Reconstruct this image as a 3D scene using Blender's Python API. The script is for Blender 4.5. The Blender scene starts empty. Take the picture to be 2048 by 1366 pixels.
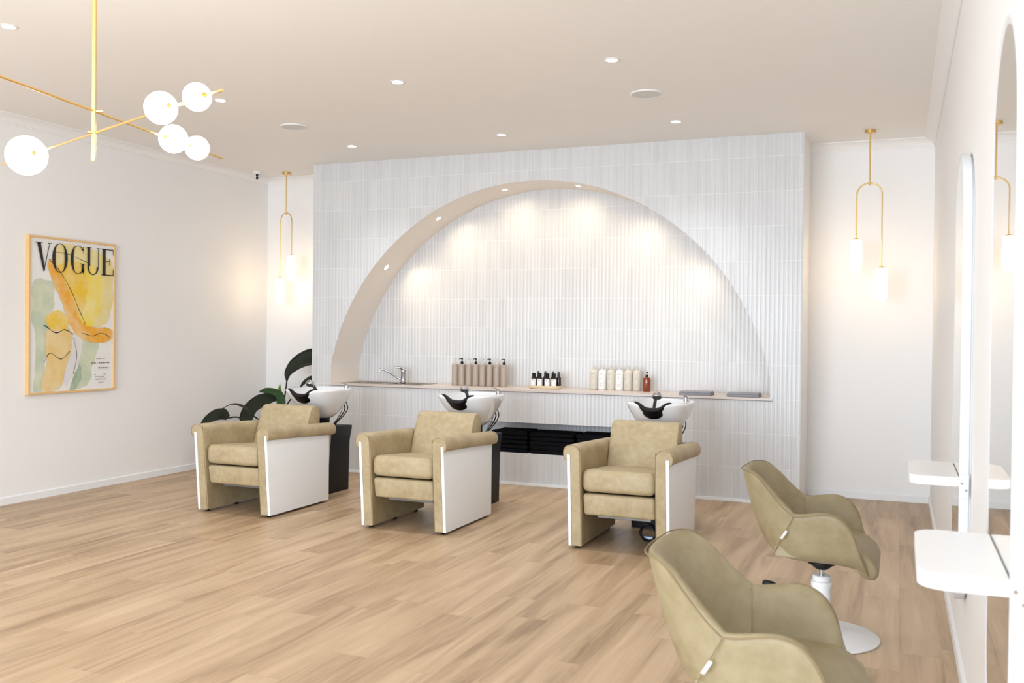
import bpy, bmesh, math, random
from mathutils import Vector, Matrix

S = bpy.context.scene
COL = S.collection
random.seed(7)
PI = math.pi

# ------------------------------------------------------------------ camera
cam_d = bpy.data.cameras.new('camera')
cam_d.sensor_width = 36.0
cam_d.lens = 1887.46 / 2048 * 36
cam_d.clip_start = 0.05
cam_d.dof.use_dof = True; cam_d.dof.focus_distance = 7.2; cam_d.dof.aperture_fstop = 4.5
cam = bpy.data.objects.new('camera', cam_d)
COL.objects.link(cam)
R_ = Vector((0.92514962, 0.37944584, 0.0109101))
U_ = Vector((-0.01369369, 0.00463771, 0.99989548))
F_ = Vector((-0.37935558, 0.92520233, -0.00948659))
m = Matrix.Identity(4)
for i in range(3):
    m[i][0] = R_[i]; m[i][1] = U_[i]; m[i][2] = -F_[i]
m[2][3] = 1.45
cam.matrix_world = m
S.camera = cam

# ------------------------------------------------------------------ exposure and world
S.view_settings.view_transform = 'Standard'
S.view_settings.look = 'None'
S.view_settings.gamma = 1.0
S.view_settings.use_curve_mapping = False
S.view_settings.exposure = 0.55

w = bpy.data.worlds.new('daylight'); S.world = w; w.use_nodes = True
w.node_tree.nodes['Background'].inputs[0].default_value = (0.80, 0.90, 1.0, 1)
w.node_tree.nodes['Background'].inputs[1].default_value = 1.2

DAY_POWER = 335.0        # daylight through the shopfront
SIDE_POWER = 25.0       # added side light, placed at an invented window near the shopfront
SPOT_POWER = 29.0        # each ceiling downlight
ARCH_POWER = 6.6         # each arch downlight
PEND_EMIT = 5.0         # opal pendant shades
GLOBE_EMIT = 12.0

# ------------------------------------------------------------------ room numbers (metres)
XL, XR, YB, YF, H = -6.733, 0.268, 8.979, -3.0, 3.179
YT, XA, XB = 8.347, -5.682, -0.763       # tiled wall front plane and its two ends
ACX, ACZ, AR, AHW = -3.235, 0.63, 2.26, 2.215
YN = 8.90                                # back of the arch recess
ZC = 0.908                               # worktop top

def area(name, loc, rot, sx, sy, power, color):
    l = bpy.data.lights.new(name, 'AREA'); l.shape = 'RECTANGLE'; l.size = sx; l.size_y = sy
    l.energy = power; l.color = color
    o = bpy.data.objects.new(name, l); o.location = loc; o.rotation_euler = rot
    COL.objects.link(o); return o
area('shopfront_daylight', (-2.7, YF + 0.12, 1.5), (PI/2, 0, 0), 4.6, 2.7, DAY_POWER, (0.78, 0.89, 1.0))
area('added_side_light', (XL + 0.06, -0.7, 1.6), (PI/2, 0, -PI/2), 3.6, 2.3, SIDE_POWER, (0.78, 0.89, 1.0))  # fill light added to brighten the mirror wall and chair sides

# ------------------------------------------------------------------ materials
def lin(c):
    c = c / 255.0
    return c / 12.92 if c <= 0.04045 else ((c + 0.055) / 1.055) ** 2.4
def rgb(r, g, b): return (lin(r), lin(g), lin(b), 1)

class M:
    def __init__(s, name, color=(0.8, 0.8, 0.8, 1), rough=0.5, metal=0.0, emit=None, strength=0.0, trans=0.0, spec=0.5, coat=0.0):
        s.m = bpy.data.materials.new(name); s.m.use_nodes = True
        s.nt = s.m.node_tree; s.b = s.nt.nodes['Principled BSDF']
        i = s.b.inputs
        i['Base Color'].default_value = color; i['Roughness'].default_value = rough
        i['Metallic'].default_value = metal; i['Specular IOR Level'].default_value = spec
        i['Coat Weight'].default_value = coat
        i['Transmission Weight'].default_value = trans
        if emit:
            i['Emission Color'].default_value = emit; i['Emission Strength'].default_value = strength
    def n(s, t, **kw):
        nd = s.nt.nodes.new(t)
        for k, v in kw.items(): setattr(nd, k, v)
        return nd
    def l(s, a, b): s.nt.links.new(a, b)
    def math(s, op, a, b=None, c=None):
        nd = s.n('ShaderNodeMath', operation=op)
        for k, v in enumerate((a, b, c)):
            if v is None: continue
            if isinstance(v, (int, float)): nd.inputs[k].default_value = v
            else: s.l(v, nd.inputs[k])
        return nd.outputs[0]
    def coords(s, scale=(1, 1, 1), out='Object'):
        tc = s.n('ShaderNodeTexCoord'); mp = s.n('ShaderNodeMapping')
        mp.inputs['Scale'].default_value = scale
        s.l(tc.outputs[out], mp.inputs[0]); return mp.outputs[0]
    def noise(s, vec, scale, detail=3, rough=0.5):
        nd = s.n('ShaderNodeTexNoise'); nd.inputs['Scale'].default_value = scale
        nd.inputs['Detail'].default_value = detail; nd.inputs['Roughness'].default_value = rough
        s.l(vec, nd.inputs['Vector']); return nd.outputs['Fac']
    def ramp(s, fac, stops):
        nd = s.n('ShaderNodeValToRGB'); e = nd.color_ramp.elements
        while len(e) < len(stops): e.new(0.5)
        for k, (p, c) in enumerate(stops): e[k].position = p; e[k].color = c
        s.l(fac, nd.inputs[0]); return nd.outputs[0]
    def mix(s, fac, a, b, mode='MIX'):
        nd = s.n('ShaderNodeMix', data_type='RGBA', blend_type=mode)
        for k, v in ((0, fac), (6, a), (7, b)):
            if isinstance(v, (int, float)): nd.inputs[k].default_value = v
            elif isinstance(v, tuple): nd.inputs[k].default_value = v
            else: s.l(v, nd.inputs[k])
        return nd.outputs[2]
    def bump(s, h, strength=0.2, dist=0.01):
        nd = s.n('ShaderNodeBump'); nd.inputs['Strength'].default_value = strength
        nd.inputs['Distance'].default_value = dist
        s.l(h, nd.inputs['Height']); s.l(nd.outputs[0], s.b.inputs['Normal'])
    def color(s, c): s.l(c, s.b.inputs['Base Color'])

def paint(name, col, rough=0.55):
    p = M(name, col, rough)
    v = p.coords()
    p.color(p.mix(p.noise(v, 1.3, 3), tuple(x * 0.985 for x in col[:3]) + (1,), tuple(min(1, x * 1.01) for x in col[:3]) + (1,)))
    p.bump(p.noise(v, 220, 2), 0.04, 0.002)
    return p.m
m_wall = paint('wall_paint', (0.885, 0.865, 0.85, 1))
m_ceil = paint('ceiling_paint', (0.915, 0.88, 0.845, 1), 0.7)
m_soffit = paint('recess_plaster', (0.90, 0.83, 0.755, 1), 0.7)
m_trim = paint('white_gloss_trim', (0.86, 0.86, 0.86, 1), 0.3)
m_white = paint('white_lacquer', (0.80, 0.80, 0.805, 1), 0.3)

def make_tile():
    p = M('glazed_finger_tile', (0.8, 0.8, 0.8, 1), 0.28)
    tc = p.n('ShaderNodeTexCoord'); sp = p.n('ShaderNodeSeparateXYZ'); p.l(tc.outputs['Object'], sp.inputs[0])
    x, z = sp.outputs[0], sp.outputs[2]
    tx = p.math('DIVIDE', p.math('ADD', x, 20.0), 0.075)
    tz = p.math('DIVIDE', z, 0.2985)
    fx = p.math('FLOOR', tx)
    fz = p.math('FLOOR', tz)
    gx = p.math('LESS_THAN', p.math('FRACT', tx), 0.045)
    gz = p.math('LESS_THAN', p.math('FRACT', tz), 0.010)
    cb = p.n('ShaderNodeCombineXYZ'); p.l(fx, cb.inputs[0]); p.l(fz, cb.inputs[1])
    wn = p.n('ShaderNodeTexWhiteNoise'); wn.noise_dimensions = '2D'; p.l(cb.outputs[0], wn.inputs['Vector'])
    tone = p.ramp(wn.outputs['Value'], [(0.0, (0.615, 0.608, 0.608, 1)), (1.0, (0.660, 0.653, 0.652, 1))])
    grout = p.math('MAXIMUM', gx, gz)
    p.color(p.mix(grout, tone, (0.80, 0.79, 0.78, 1)))
    p.l(p.math('MULTIPLY_ADD', grout, 0.5, 0.28), p.b.inputs['Roughness'])
    return p.m
m_tile = make_tile()

def make_floor():
    p = M('oak_plank_floor', (0.5, 0.35, 0.2, 1), 0.42)
    tc = p.n('ShaderNodeTexCoord'); sp = p.n('ShaderNodeSeparateXYZ'); p.l(tc.outputs['Object'], sp.inputs[0])
    x, y = sp.outputs[0], sp.outputs[1]
    px = p.math('DIVIDE', p.math('ADD', x, 20.0), 0.182)
    ix = p.math('FLOOR', px)
    wn1 = p.n('ShaderNodeTexWhiteNoise'); wn1.noise_dimensions = '1D'; p.l(ix, wn1.inputs['W'])
    py = p.math('DIVIDE', p.math('ADD', y, p.math('MULTIPLY', wn1.outputs['Value'], 1.22)), 1.22)
    iy = p.math('FLOOR', py)
    cb = p.n('ShaderNodeCombineXYZ'); p.l(ix, cb.inputs[0]); p.l(iy, cb.inputs[1])
    wn2 = p.n('ShaderNodeTexWhiteNoise'); wn2.noise_dimensions = '2D'; p.l(cb.outputs[0], wn2.inputs['Vector'])
    # grain coordinates shifted for each plank
    off = p.n('ShaderNodeVectorMath', operation='MULTIPLY'); p.l(wn2.outputs['Color'], off.inputs[0]); off.inputs[1].default_value = (7, 31, 3)
    av = p.n('ShaderNodeVectorMath', operation='ADD'); p.l(tc.outputs['Object'], av.inputs[0]); p.l(off.outputs[0], av.inputs[1])
    def grain(sx, sy, scale, detail, rough, dist=0.0):
        mp = p.n('ShaderNodeMapping'); mp.inputs['Scale'].default_value = (sx, sy, 1); p.l(av.outputs[0], mp.inputs[0])
        nd = p.n('ShaderNodeTexNoise'); nd.inputs['Scale'].default_value = scale; nd.inputs['Detail'].default_value = detail
        nd.inputs['Roughness'].default_value = rough; nd.inputs['Distortion'].default_value = dist
        p.l(mp.outputs[0], nd.inputs['Vector']); return nd.outputs['Fac']
    g1 = grain(8, 0.62, 1.0, 5, 0.58, 0.9)
    g2 = grain(70, 2.0, 1.0, 4, 0.6)
    g3 = grain(2.2, 0.5, 1.0, 2, 0.5, 0.8)
    tone = p.math('ADD', p.math('MULTIPLY', g1, 0.74), p.math('ADD', p.math('MULTIPLY', g2, 0.22), p.math('MULTIPLY', g3, 0.20)))
    tone = p.math('ADD', tone, p.math('MULTIPLY', p.math('SUBTRACT', wn2.outputs['Value'], 0.5), 0.055))
    c = p.ramp(tone, [(0.36, (0.230, 0.140, 0.076, 1)), (0.48, (0.365, 0.240, 0.137, 1)), (0.60, (0.490, 0.338, 0.202, 1)), (0.78, (0.610, 0.442, 0.280, 1))])
    fx = p.math('FRACT', px); fy = p.math('FRACT', py)
    seam = p.math('MAXIMUM', p.math('LESS_THAN', fx, 0.012), p.math('LESS_THAN', fy, 0.0018))
    c = p.mix(p.math('MULTIPLY', seam, 0.30), c, (0.20, 0.125, 0.07, 1))
    p.color(c)
    p.l(p.math('MULTIPLY_ADD', g2, 0.16, 0.34), p.b.inputs['Roughness'])
    h = p.math('SUBTRACT', p.math('MULTIPLY', g2, 0.25), seam)
    p.bump(h, 0.12, 0.002)
    return p.m
m_floor = make_floor()

def make_leather(name, a, b, c_, scale=1.0):
    p = M(name, a, 0.5)
    v = p.coords()
    n1 = p.noise(v, 5.5 * scale, 5, 0.6); n2 = p.noise(v, 26 * scale, 4, 0.65)
    f = p.math('ADD', p.math('MULTIPLY', n1, 0.6), p.math('MULTIPLY', n2, 0.4))
    p.color(p.ramp(f, [(0.36, b), (0.5, a), (0.66, c_)]))
    p.l(p.math('MULTIPLY_ADD', n2, 0.25, 0.42), p.b.inputs['Roughness'])
    p.bump(p.noise(v, 240, 3, 0.6), 0.12, 0.002)
    return p.m
m_leather = make_leather('tan_leather', (0.410, 0.320, 0.185, 1), (0.345, 0.260, 0.138, 1), (0.480, 0.388, 0.240, 1))
m_leather2 = make_leather('olive_tan_leather', (0.290, 0.232, 0.130, 1), (0.240, 0.183, 0.093, 1), (0.335, 0.277, 0.163, 1), 0.8)
m_seam = M('seam_thread', (0.23, 0.165, 0.075, 1), 0.7).m
m_brass = M('brushed_brass', (0.72, 0.50, 0.20, 1), 0.28, 1.0).m
m_gold = M('polished_brass', (0.95, 0.66, 0.25, 1), 0.18, 1.0).m
m_chrome = M('chrome', (0.46, 0.46, 0.48, 1), 0.12, 1.0).m
m_steel = M('brushed_steel', (0.34, 0.31, 0.285, 1), 0.25, 1.0).m
m_shaded_steel = M('shaded_steel', (0.20, 0.19, 0.175, 1), 0.5, 0.6).m  # steel toned down to carry the shade under the seat
m_black = M('black_plastic', (0.008, 0.008, 0.009, 1), 0.45, spec=0.22).m
m_rubber = M('black_gel_rubber', (0.006, 0.005, 0.006, 1), 0.5, spec=0.2).m
m_ceramic = M('white_ceramic', (0.84, 0.84, 0.85, 1), 0.08, coat=0.6).m
m_mirror = M('mirror_glass', (0.93, 0.94, 0.93, 1), 0.01, 1.0).m
m_opal = M('opal_glass_warm', (0.9, 0.85, 0.75, 1), 0.3, emit=(1.0, 0.75, 0.47, 1), strength=PEND_EMIT).m
m_globe = M('opal_glass_globe', (0.9, 0.9, 0.88, 1), 0.2, emit=(0.98, 0.97, 0.95, 1), strength=GLOBE_EMIT).m
m_led = M('led_lens', (0.9, 0.9, 0.9, 1), 0.3, emit=(1.0, 0.97, 0.93, 1), strength=40).m
m_ledw = M('led_lens_warm', (0.9, 0.9, 0.9, 1), 0.3, emit=(1.0, 0.88, 0.70, 1), strength=25).m
m_worktop = paint('pale_stone_worktop', (0.66, 0.575, 0.52, 1), 0.35)
m_steelgrey = paint('grey_box_board', (0.235, 0.24, 0.26, 1), 0.5)
def make_wood(name, a, b):
    p = M(name, a, 0.5); v = p.coords((3, 40, 40)); p.color(p.mix(p.noise(v, 2, 4), a, b)); return p.m
m_traywood = make_wood('pale_birch', (0.62, 0.48, 0.30, 1), (0.72, 0.60, 0.41, 1))
m_framewood = make_wood('golden_oak_frame', (0.72, 0.43, 0.16, 1), (0.85, 0.56, 0.25, 1))
def make_towel():
    p = M('black_terry', (0.006, 0.006, 0.008, 1), 0.95, spec=0.1); p.bump(p.noise(p.coords(), 260, 3), 0.6, 0.004); return p.m
m_towel = make_towel()
def make_leaf(name, a, b):
    p = M(name, a, 0.55, spec=0.25); v = p.coords((1, 1, 1)); p.color(p.mix(p.noise(v, 9, 3), a, b)); p.bump(p.noise(p.coords((60, 60, 60)), 1.5, 2), 0.15, 0.003); return p.m
m_leaf = make_leaf('dark_leaf', (0.009, 0.012, 0.007, 1), (0.020, 0.025, 0.012, 1))
m_leafg = make_leaf('mid_green_leaf', (0.014, 0.040, 0.010, 1), (0.025, 0.070, 0.018, 1))
m_leafn = make_leaf('fresh_leaf', (0.13, 0.27, 0.04, 1), (0.22, 0.38, 0.07, 1))
m_taupe = paint('taupe_plastic', (0.41, 0.335, 0.275, 1), 0.45)
m_frost = M('frosted_pump', (0.70, 0.66, 0.62, 1), 0.3, trans=0.2).m
m_cream = paint('cream_plastic', (0.66, 0.615, 0.53, 1), 0.4)
m_bwhite = paint('white_plastic', (0.88, 0.87, 0.85, 1), 0.4)
m_amber = M('amber_glass', (0.22, 0.030, 0.008, 1), 0.12, coat=0.5).m
m_darkglass = M('dark_bottle_glass', (0.035, 0.025, 0.025, 1), 0.2).m
m_label = paint('paper_label', (0.80, 0.77, 0.74, 1), 0.7)
m_mark = M('printed_mark', (0.25, 0.20, 0.17, 1), 0.7).m
m_markl = M('pale_printed_mark', (0.50, 0.46, 0.40, 1), 0.7).m
m_ink = M('black_ink', (0.012, 0.012, 0.012, 1), 0.6).m
m_grille = paint('speaker_grille', (0.70, 0.69, 0.68, 1), 0.7)

# ------------------------------------------------------------------ mesh helpers
def obj(name, bm, mats, parent=None, ang=35, label=None, normals=True):
    me = bpy.data.meshes.new(name)
    if normals: bmesh.ops.recalc_face_normals(bm, faces=bm.faces[:])
    bm.to_mesh(me); bm.free()
    if not isinstance(mats, (list, tuple)): mats = [mats]
    for k in mats: me.materials.append(k)
    for f in me.polygons: f.use_smooth = True
    me.set_sharp_from_angle(angle=math.radians(ang))
    o = bpy.data.objects.new(name, me); COL.objects.link(o)
    if parent is not None: o.parent = parent
    if label: o['label'] = label
    return o
def empty(name, loc=(0, 0, 0), rz=0.0, label=None, cat=None, group=None):
    o = bpy.data.objects.new(name, None); COL.objects.link(o); o.location = loc; o.rotation_euler = (0, 0, rz)
    o.empty_display_size = 0.1
    return tag(o, label, cat, group)
def tag(o, label=None, cat=None, group=None, kind=None):
    if label: o['label'] = label
    if cat: o['category'] = cat
    if group: o['group'] = group
    if kind: o['kind'] = kind
    return o
def struct(name, bm, mats, ang=35, label=None):
    o = obj(name, bm, mats, None, ang); o['kind'] = 'structure'
    if label: o['label'] = label
    return o
def copy_tree(o, parent=None, loc=None, rz=None, label=None):
    c = o.copy(); COL.objects.link(c); c.parent = parent
    if loc is not None: c.location = loc
    if rz is not None: c.rotation_euler = (0, 0, rz)
    if label: c['label'] = label
    for ch in o.children: copy_tree(ch, c)
    return c

def NB(): return bmesh.new()
def add_box(bm, x0, x1, y0, y1, z0, z1, bev=0.0, seg=3, mi=0, smooth_all=True):
    r = bmesh.ops.create_cube(bm, size=1.0)
    for v in r['verts']:
        v.co = Vector(((x0 + x1) / 2 + v.co.x * (x1 - x0), (y0 + y1) / 2 + v.co.y * (y1 - y0), (z0 + z1) / 2 + v.co.z * (z1 - z0)))
    fs = set(f for v in r['verts'] for f in v.link_faces)
    if bev > 0:
        es = list(set(e for f in fs for e in f.edges))
        rb = bmesh.ops.bevel(bm, geom=es, offset=bev, segments=seg, profile=0.5, affect='EDGES')
        fs = set(f for v in rb['verts'] for f in v.link_faces) | set(f for f in fs if f.is_valid)
    for f in fs:
        if f.is_valid: f.material_index = mi
def rings(bm, rs, closed=True, cap0=False, cap1=False, mi=0):
    """loft a list of rings (lists of points)"""
    vs = [[bm.verts.new(p) for p in r] for r in rs]
    n = len(rs[0])
    for a, b in zip(vs[:-1], vs[1:]):
        for k in range(n if closed else n - 1):
            f = bm.faces.new((a[k], a[(k + 1) % n], b[(k + 1) % n], b[k])); f.material_index = mi
    if cap0: bm.faces.new(vs[0][::-1]).material_index = mi
    if cap1: bm.faces.new(vs[-1]).material_index = mi
    return vs
def add_lathe(bm, prof, loc=(0, 0, 0), n=32, mi=0, sx=1.0, sy=1.0, cap=True):
    rs = [[(loc[0] + r * sx * math.cos(2 * PI * k / n), loc[1] + r * sy * math.sin(2 * PI * k / n), loc[2] + z) for k in range(n)] for r, z in prof]
    rings(bm, rs, True, cap, cap, mi)
def add_tube(bm, pts, rad, n=10, mi=0, cap=True):
    pts = [Vector(p) for p in pts]; rs = []
    rads = rad if isinstance(rad, (list, tuple)) else [rad] * len(pts)
    t0 = (pts[1] - pts[0]).normalized()
    ref = Vector((0, 0, 1)) if abs(t0.z) < 0.9 else Vector((1, 0, 0))
    nrm = t0.cross(ref).normalized()
    for i, pnt in enumerate(pts):
        if i == 0: t = pts[1] - pts[0]
        elif i == len(pts) - 1: t = pts[-1] - pts[-2]
        else: t = (pts[i + 1] - pts[i]).normalized() + (pts[i] - pts[i - 1]).normalized()
        t.normalize()
        nrm = (nrm - t * nrm.dot(t)).normalized(); bn = t.cross(nrm)
        rs.append([pnt + (nrm * math.cos(2 * PI * k / n) + bn * math.sin(2 * PI * k / n)) * rads[i] for k in range(n)])
    rings(bm, rs, True, cap, cap, mi)
def smooth_path(pts, sub=6):
    P = [Vector(p) for p in pts]; P = [2 * P[0] - P[1]] + P + [2 * P[-1] - P[-2]]; out = []
    for i in range(1, len(P) - 2):
        for k in range(sub):
            t = k / sub
            out.append(0.5 * ((2 * P[i]) + (-P[i-1] + P[i+1]) * t + (2*P[i-1] - 5*P[i] + 4*P[i+1] - P[i+2]) * t*t + (-P[i-1] + 3*P[i] - 3*P[i+1] + P[i+2]) * t**3))
    out.append(P[-2]); return out
def add_prism(bm, poly, axis, a, b, mi=0, bev=0.0):
    """polygon (2-D) extruded along axis from a to b; axis x: (y,z)  y: (x,z)  z: (x,y)"""
    def P(p, t):
        return (t, p[0], p[1]) if axis == 'x' else (p[0], t, p[1]) if axis == 'y' else (p[0], p[1], t)
    v0 = [bm.verts.new(P(p, a)) for p in poly]; v1 = [bm.verts.new(P(p, b)) for p in poly]
    n = len(poly); fs = [bm.faces.new(v0[::-1]), bm.faces.new(v1)]
    for k in range(n): fs.append(bm.faces.new((v0[k], v0[(k + 1) % n], v1[(k + 1) % n], v1[k])))
    for f in fs: f.material_index = mi
    if bev > 0:
        es = [e for e in set(fs[0].edges) | set(fs[1].edges)]
        bmesh.ops.bevel(bm, geom=es, offset=bev, segments=3, profile=0.5, affect='EDGES')
def subsurf(o, lv=2):
    md = o.modifiers.new('subdivision', 'SUBSURF'); md.levels = lv; md.render_levels = lv
    return o

# ------------------------------------------------------------------ room shell
bm = NB(); add_box(bm, XL - 0.1, XR + 0.1, YF - 0.1, YB + 0.1, -0.1, 0); struct('floor', bm, m_floor)
bm = NB(); add_box(bm, XL - 0.1, XR + 0.1, YF - 0.1, YB + 0.1, H, H + 0.1); struct('ceiling', bm, m_ceil)
bm = NB()
for a, b, c, d in ((YF - 0.1, -2.55, 0, H), (1.15, YB + 0.1, 0, H), (-2.55, 1.15, 0, 0.4), (-2.55, 1.15, 2.8, H)): add_box(bm, XL - 0.1, XL, a, b, c, d)
struct('wall_left', bm, m_wall)
bm = NB()
for a, b, c, d in ((-2.55, 1.15, 0.4, 0.45), (-2.55, 1.15, 2.75, 2.8), (-2.55, -2.5, 0.45, 2.75), (1.1, 1.15, 0.45, 2.75), (-0.73, -0.68, 0.45, 2.75)): add_box(bm, XL - 0.07, XL - 0.03, a, b, c, d)
struct('added_window', bm, m_black)  # unseen window made up to go with the added side light
bm = NB(); add_box(bm, XR, XR + 0.1, YF - 0.1, YB + 0.1, 0, H); struct('wall_right', bm, m_wall)
bm = NB(); add_box(bm, XL, XR, YB, YB + 0.1, 0, H); struct('wall_back', bm, m_wall)
bm = NB()
for a, b, c, d in ((XL, XR, 0, 0.12), (XL, XR, 2.9, H), (XL, -6.45, 0.12, 2.9), (-0.02, XR, 0.12, 2.9)):
    add_box(bm, a, b, YF - 0.1, YF, c, d)
struct('wall_front', bm, m_wall)
wf = NB()
for x in (-6.42, -4.3, -2.2, -0.08): add_box(wf, x - 0.03, x + 0.03, YF - 0.06, YF - 0.01, 0.12, 2.9)
for z in (0.15, 2.87): add_box(wf, -6.45, -0.05, YF - 0.06, YF - 0.01, z - 0.03, z + 0.03)
struct('window_1', wf, m_black)

# cornice (cove) and skirting
cove = [(0.0, H), (0.085, H), (0.085, H - 0.008), (0.070, H - 0.012), (0.045, H - 0.024), (0.026, H - 0.042), (0.014, H - 0.062), (0.008, H - 0.066), (0.008, H - 0.075), (0.0, H - 0.075)]
bm = NB(); add_prism(bm, [(XL + a, b) for a, b in cove], 'y', YF, YB); struct('trim_1', bm, m_wall, 20)
bm = NB(); add_prism(bm, [(XR - a, b) for a, b in cove], 'y', YF, YB); struct('trim_2', bm, m_wall, 20)
bm = NB(); add_prism(bm, [(YB - a, b) for a, b in cove], 'x', XL, XA); struct('trim_3', bm, m_wall, 20)
bm = NB(); add_prism(bm, [(YB - a, b) for a, b in cove], 'x', XB, XR); struct('trim_4', bm, m_wall, 20)
skirt = [(0.0, 0.0), (0.014, 0.0), (0.014, 0.056), (0.009, 0.062), (0.0, 0.062)]
bm = NB(); add_prism(bm, [(XL + a, b) for a, b in skirt], 'y', YF, YB); struct('baseboard_left', bm, m_trim)
bm = NB(); add_prism(bm, [(XR - a, b) for a, b in skirt], 'y', YF, YB); struct('baseboard_right', bm, m_trim)
bm = NB(); add_prism(bm, [(YB - a, b) for a, b in skirt], 'x', XL + 0.014, XA); add_prism(bm, [(YB - a, b) for a, b in skirt], 'x', XB, XR - 0.014)
struct('baseboard_back', bm, m_trim)

# ------------------------------------------------------------------ tiled feature wall with arch recess and towel recess
TX0, TX1, TZ0, TZ1 = -4.04, -2.432, 0.300, 0.594
RIB = 0.0375
def rib(x):
    t = ((x + 20.0) / RIB) % 1.0
    return 0.0034 * math.sqrt(max(0.0, math.sin(PI * t)))
def xs_between(a, b, extra=()):
    k0 = math.floor((a + 20.0) / RIB) * 8; k1 = math.ceil((b + 20.0) / RIB) * 8
    xs = [k * RIB / 8 - 20.0 for k in range(k0, k1 + 1)]
    xs = [x for x in xs if a < x < b] + [a, b] + [e for e in extra if a < e < b]
    return sorted(set(round(x, 6) for x in xs))
def archz(x):
    dx = abs(x - ACX)
    return ACZ + math.sqrt(max(0, AR * AR - dx * dx)) if dx < AHW else None
AL, ARt = ACX - AHW, ACX + AHW
bm = NB()
def strip(x0, x1, zl0, zl1, zh0, zh1, y, mi=0):
    vs = [bm.verts.new(p) for p in ((x0, y - rib(x0), zl0), (x1, y - rib(x1), zl1), (x1, y - rib(x1), zh1), (x0, y - rib(x0), zh0))]
    bm.faces.new(vs).material_index = mi
xs = xs_between(XA, XB, (AL, ARt, TX0, TX1))
for x0, x1 in zip(xs[:-1], xs[1:]):
    xm = (x0 + x1) / 2
    if AL < xm < ARt:
        if TX0 < xm < TX1:
            strip(x0, x1, 0, 0, TZ0, TZ0, YT); strip(x0, x1, TZ1, TZ1, ZC - 0.02, ZC - 0.02, YT)
        else: strip(x0, x1, 0, 0, ZC - 0.02, ZC - 0.02, YT)
        a0 = archz(max(x0, AL + 1e-6)); a1 = archz(min(x1, ARt - 1e-6))
        strip(x0, x1, a0, a1, H, H, YT)
    else: strip(x0, x1, 0, 0, H, H, YT)
# recess back, ribbed
xs = xs_between(AL - 0.01, ARt + 0.01)
for x0, x1 in zip(xs[:-1], xs[1:]):
    c = lambda x: archz(min(max(x, AL + 1e-6), ARt - 1e-6)) + 0.01
    strip(x0, x1, ZC - 0.03, ZC - 0.03, c(x0), c(x1), YN)
# towel recess back, ribbed
xs = xs_between(TX0, TX1)
for x0, x1 in zip(xs[:-1], xs[1:]): strip(x0, x1, TZ0, TZ0, TZ1, TZ1, 8.72)
def quad(pts, mi):
    bm.faces.new([bm.verts.new(p) for p in pts]).material_index = mi
# ends, soffit, towel recess lining
for x in (XA, XB): quad([(x, YT, 0), (x, YB, 0), (x, YB, H), (x, YT, H)], 1)
sof = [(AL, ZC - 0.02)]
a_end = math.asin(AHW / AR)
for k in range(97):
    a = -a_end + 2 * a_end * k / 96
    sof.append((ACX + AR * math.sin(a), ACZ + AR * math.cos(a)))
sof.append((ARt, ZC - 0.02))
r0 = [bm.verts.new((x, YT - 0.001, z)) for x, z in sof]; r1 = [bm.verts.new((x, YN + 0.002, z)) for x, z in sof]
for k in range(len(sof) - 1): bm.faces.new((r0[k], r0[k + 1], r1[k + 1], r1[k])).material_index = 2
quad([(TX0, YT, TZ0), (TX1, YT, TZ0), (TX1, 8.72, TZ0), (TX0, 8.72, TZ0)], 1)
quad([(TX0, YT, TZ1), (TX1, YT, TZ1), (TX1, 8.72, TZ1), (TX0, 8.72, TZ1)], 1)
for x in (TX0, TX1): quad([(x, YT, TZ0), (x, 8.72, TZ0), (x, 8.72, TZ1), (x, YT, TZ1)], 1)
bmesh.ops.remove_doubles(bm, verts=bm.verts[:], dist=1e-5)
tw = obj('wall_middle', bm, [m_tile, m_wall, m_soffit], None, 60, normals=False)
tag(tw, kind='structure')
bm = NB(); add_box(bm, XA + 0.001, XB - 0.001, YT - 0.016, YT - 0.002, 0, 0.024); struct('baseboard_middle', bm, m_trim)

# ------------------------------------------------------------------ ceiling lights
def spot(parent, loc, direction, power, color, cone, blend, radius):
    l = bpy.data.lights.new('lamp_light', 'SPOT'); l.energy = power; l.color = color
    l.spot_size = math.radians(cone); l.spot_blend = blend; l.shadow_soft_size = radius
    o = bpy.data.objects.new('lamp_light', l); COL.objects.link(o); o.parent = parent; o.location = loc
    o.rotation_euler = Vector(direction).to_track_quat('-Z', 'Y').to_euler(); return o
DL = [(-4.76, 3.93, 'recessed downlight beyond the hanging brass chandelier stem, over the poster wall side'),
      (-4.76, 5.76, 'recessed downlight just beyond the tips of the chandelier rods'),
      (-3.24, 5.76, 'recessed downlight in the middle of the ceiling, between the two speaker grilles'),
      (-1.70, 5.76, 'recessed downlight in front of the round speaker grille on the mirror wall side'),
      (-4.76, 7.61, 'recessed downlight by the plant corner end of the tiled wall'),
      (-3.24, 7.61, 'recessed downlight close to the tiled wall, above the arch crown'),
      (-1.70, 7.61, 'recessed downlight by the mirror end of the tiled wall')]
dl0 = None
for x, y, lab in DL:
    if dl0 is None:
        t = empty('downlight', (x, y, H), 0, lab, 'ceiling light', 'recessed ceiling downlights')
        bm = NB(); add_lathe(bm, [(0.036, -0.0005), (0.037, -0.005), (0.050, -0.003), (0.0515, 0.0)], n=32, cap=False); obj('trim_ring', bm, m_white, t)
        bm = NB(); add_lathe(bm, [(0.0, -0.002), (0.037, -0.002)], n=32, cap=False); obj('lens', bm, m_led, t, normals=False)
        spot(t, (0, 0, -0.02), (0, 0, -1), SPOT_POWER, (0.92, 0.96, 1.0), 112, 0.9, 0.04)
        dl0 = t
    else: t = copy_tree(dl0, None, (x, y, H), 0, lab)

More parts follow.
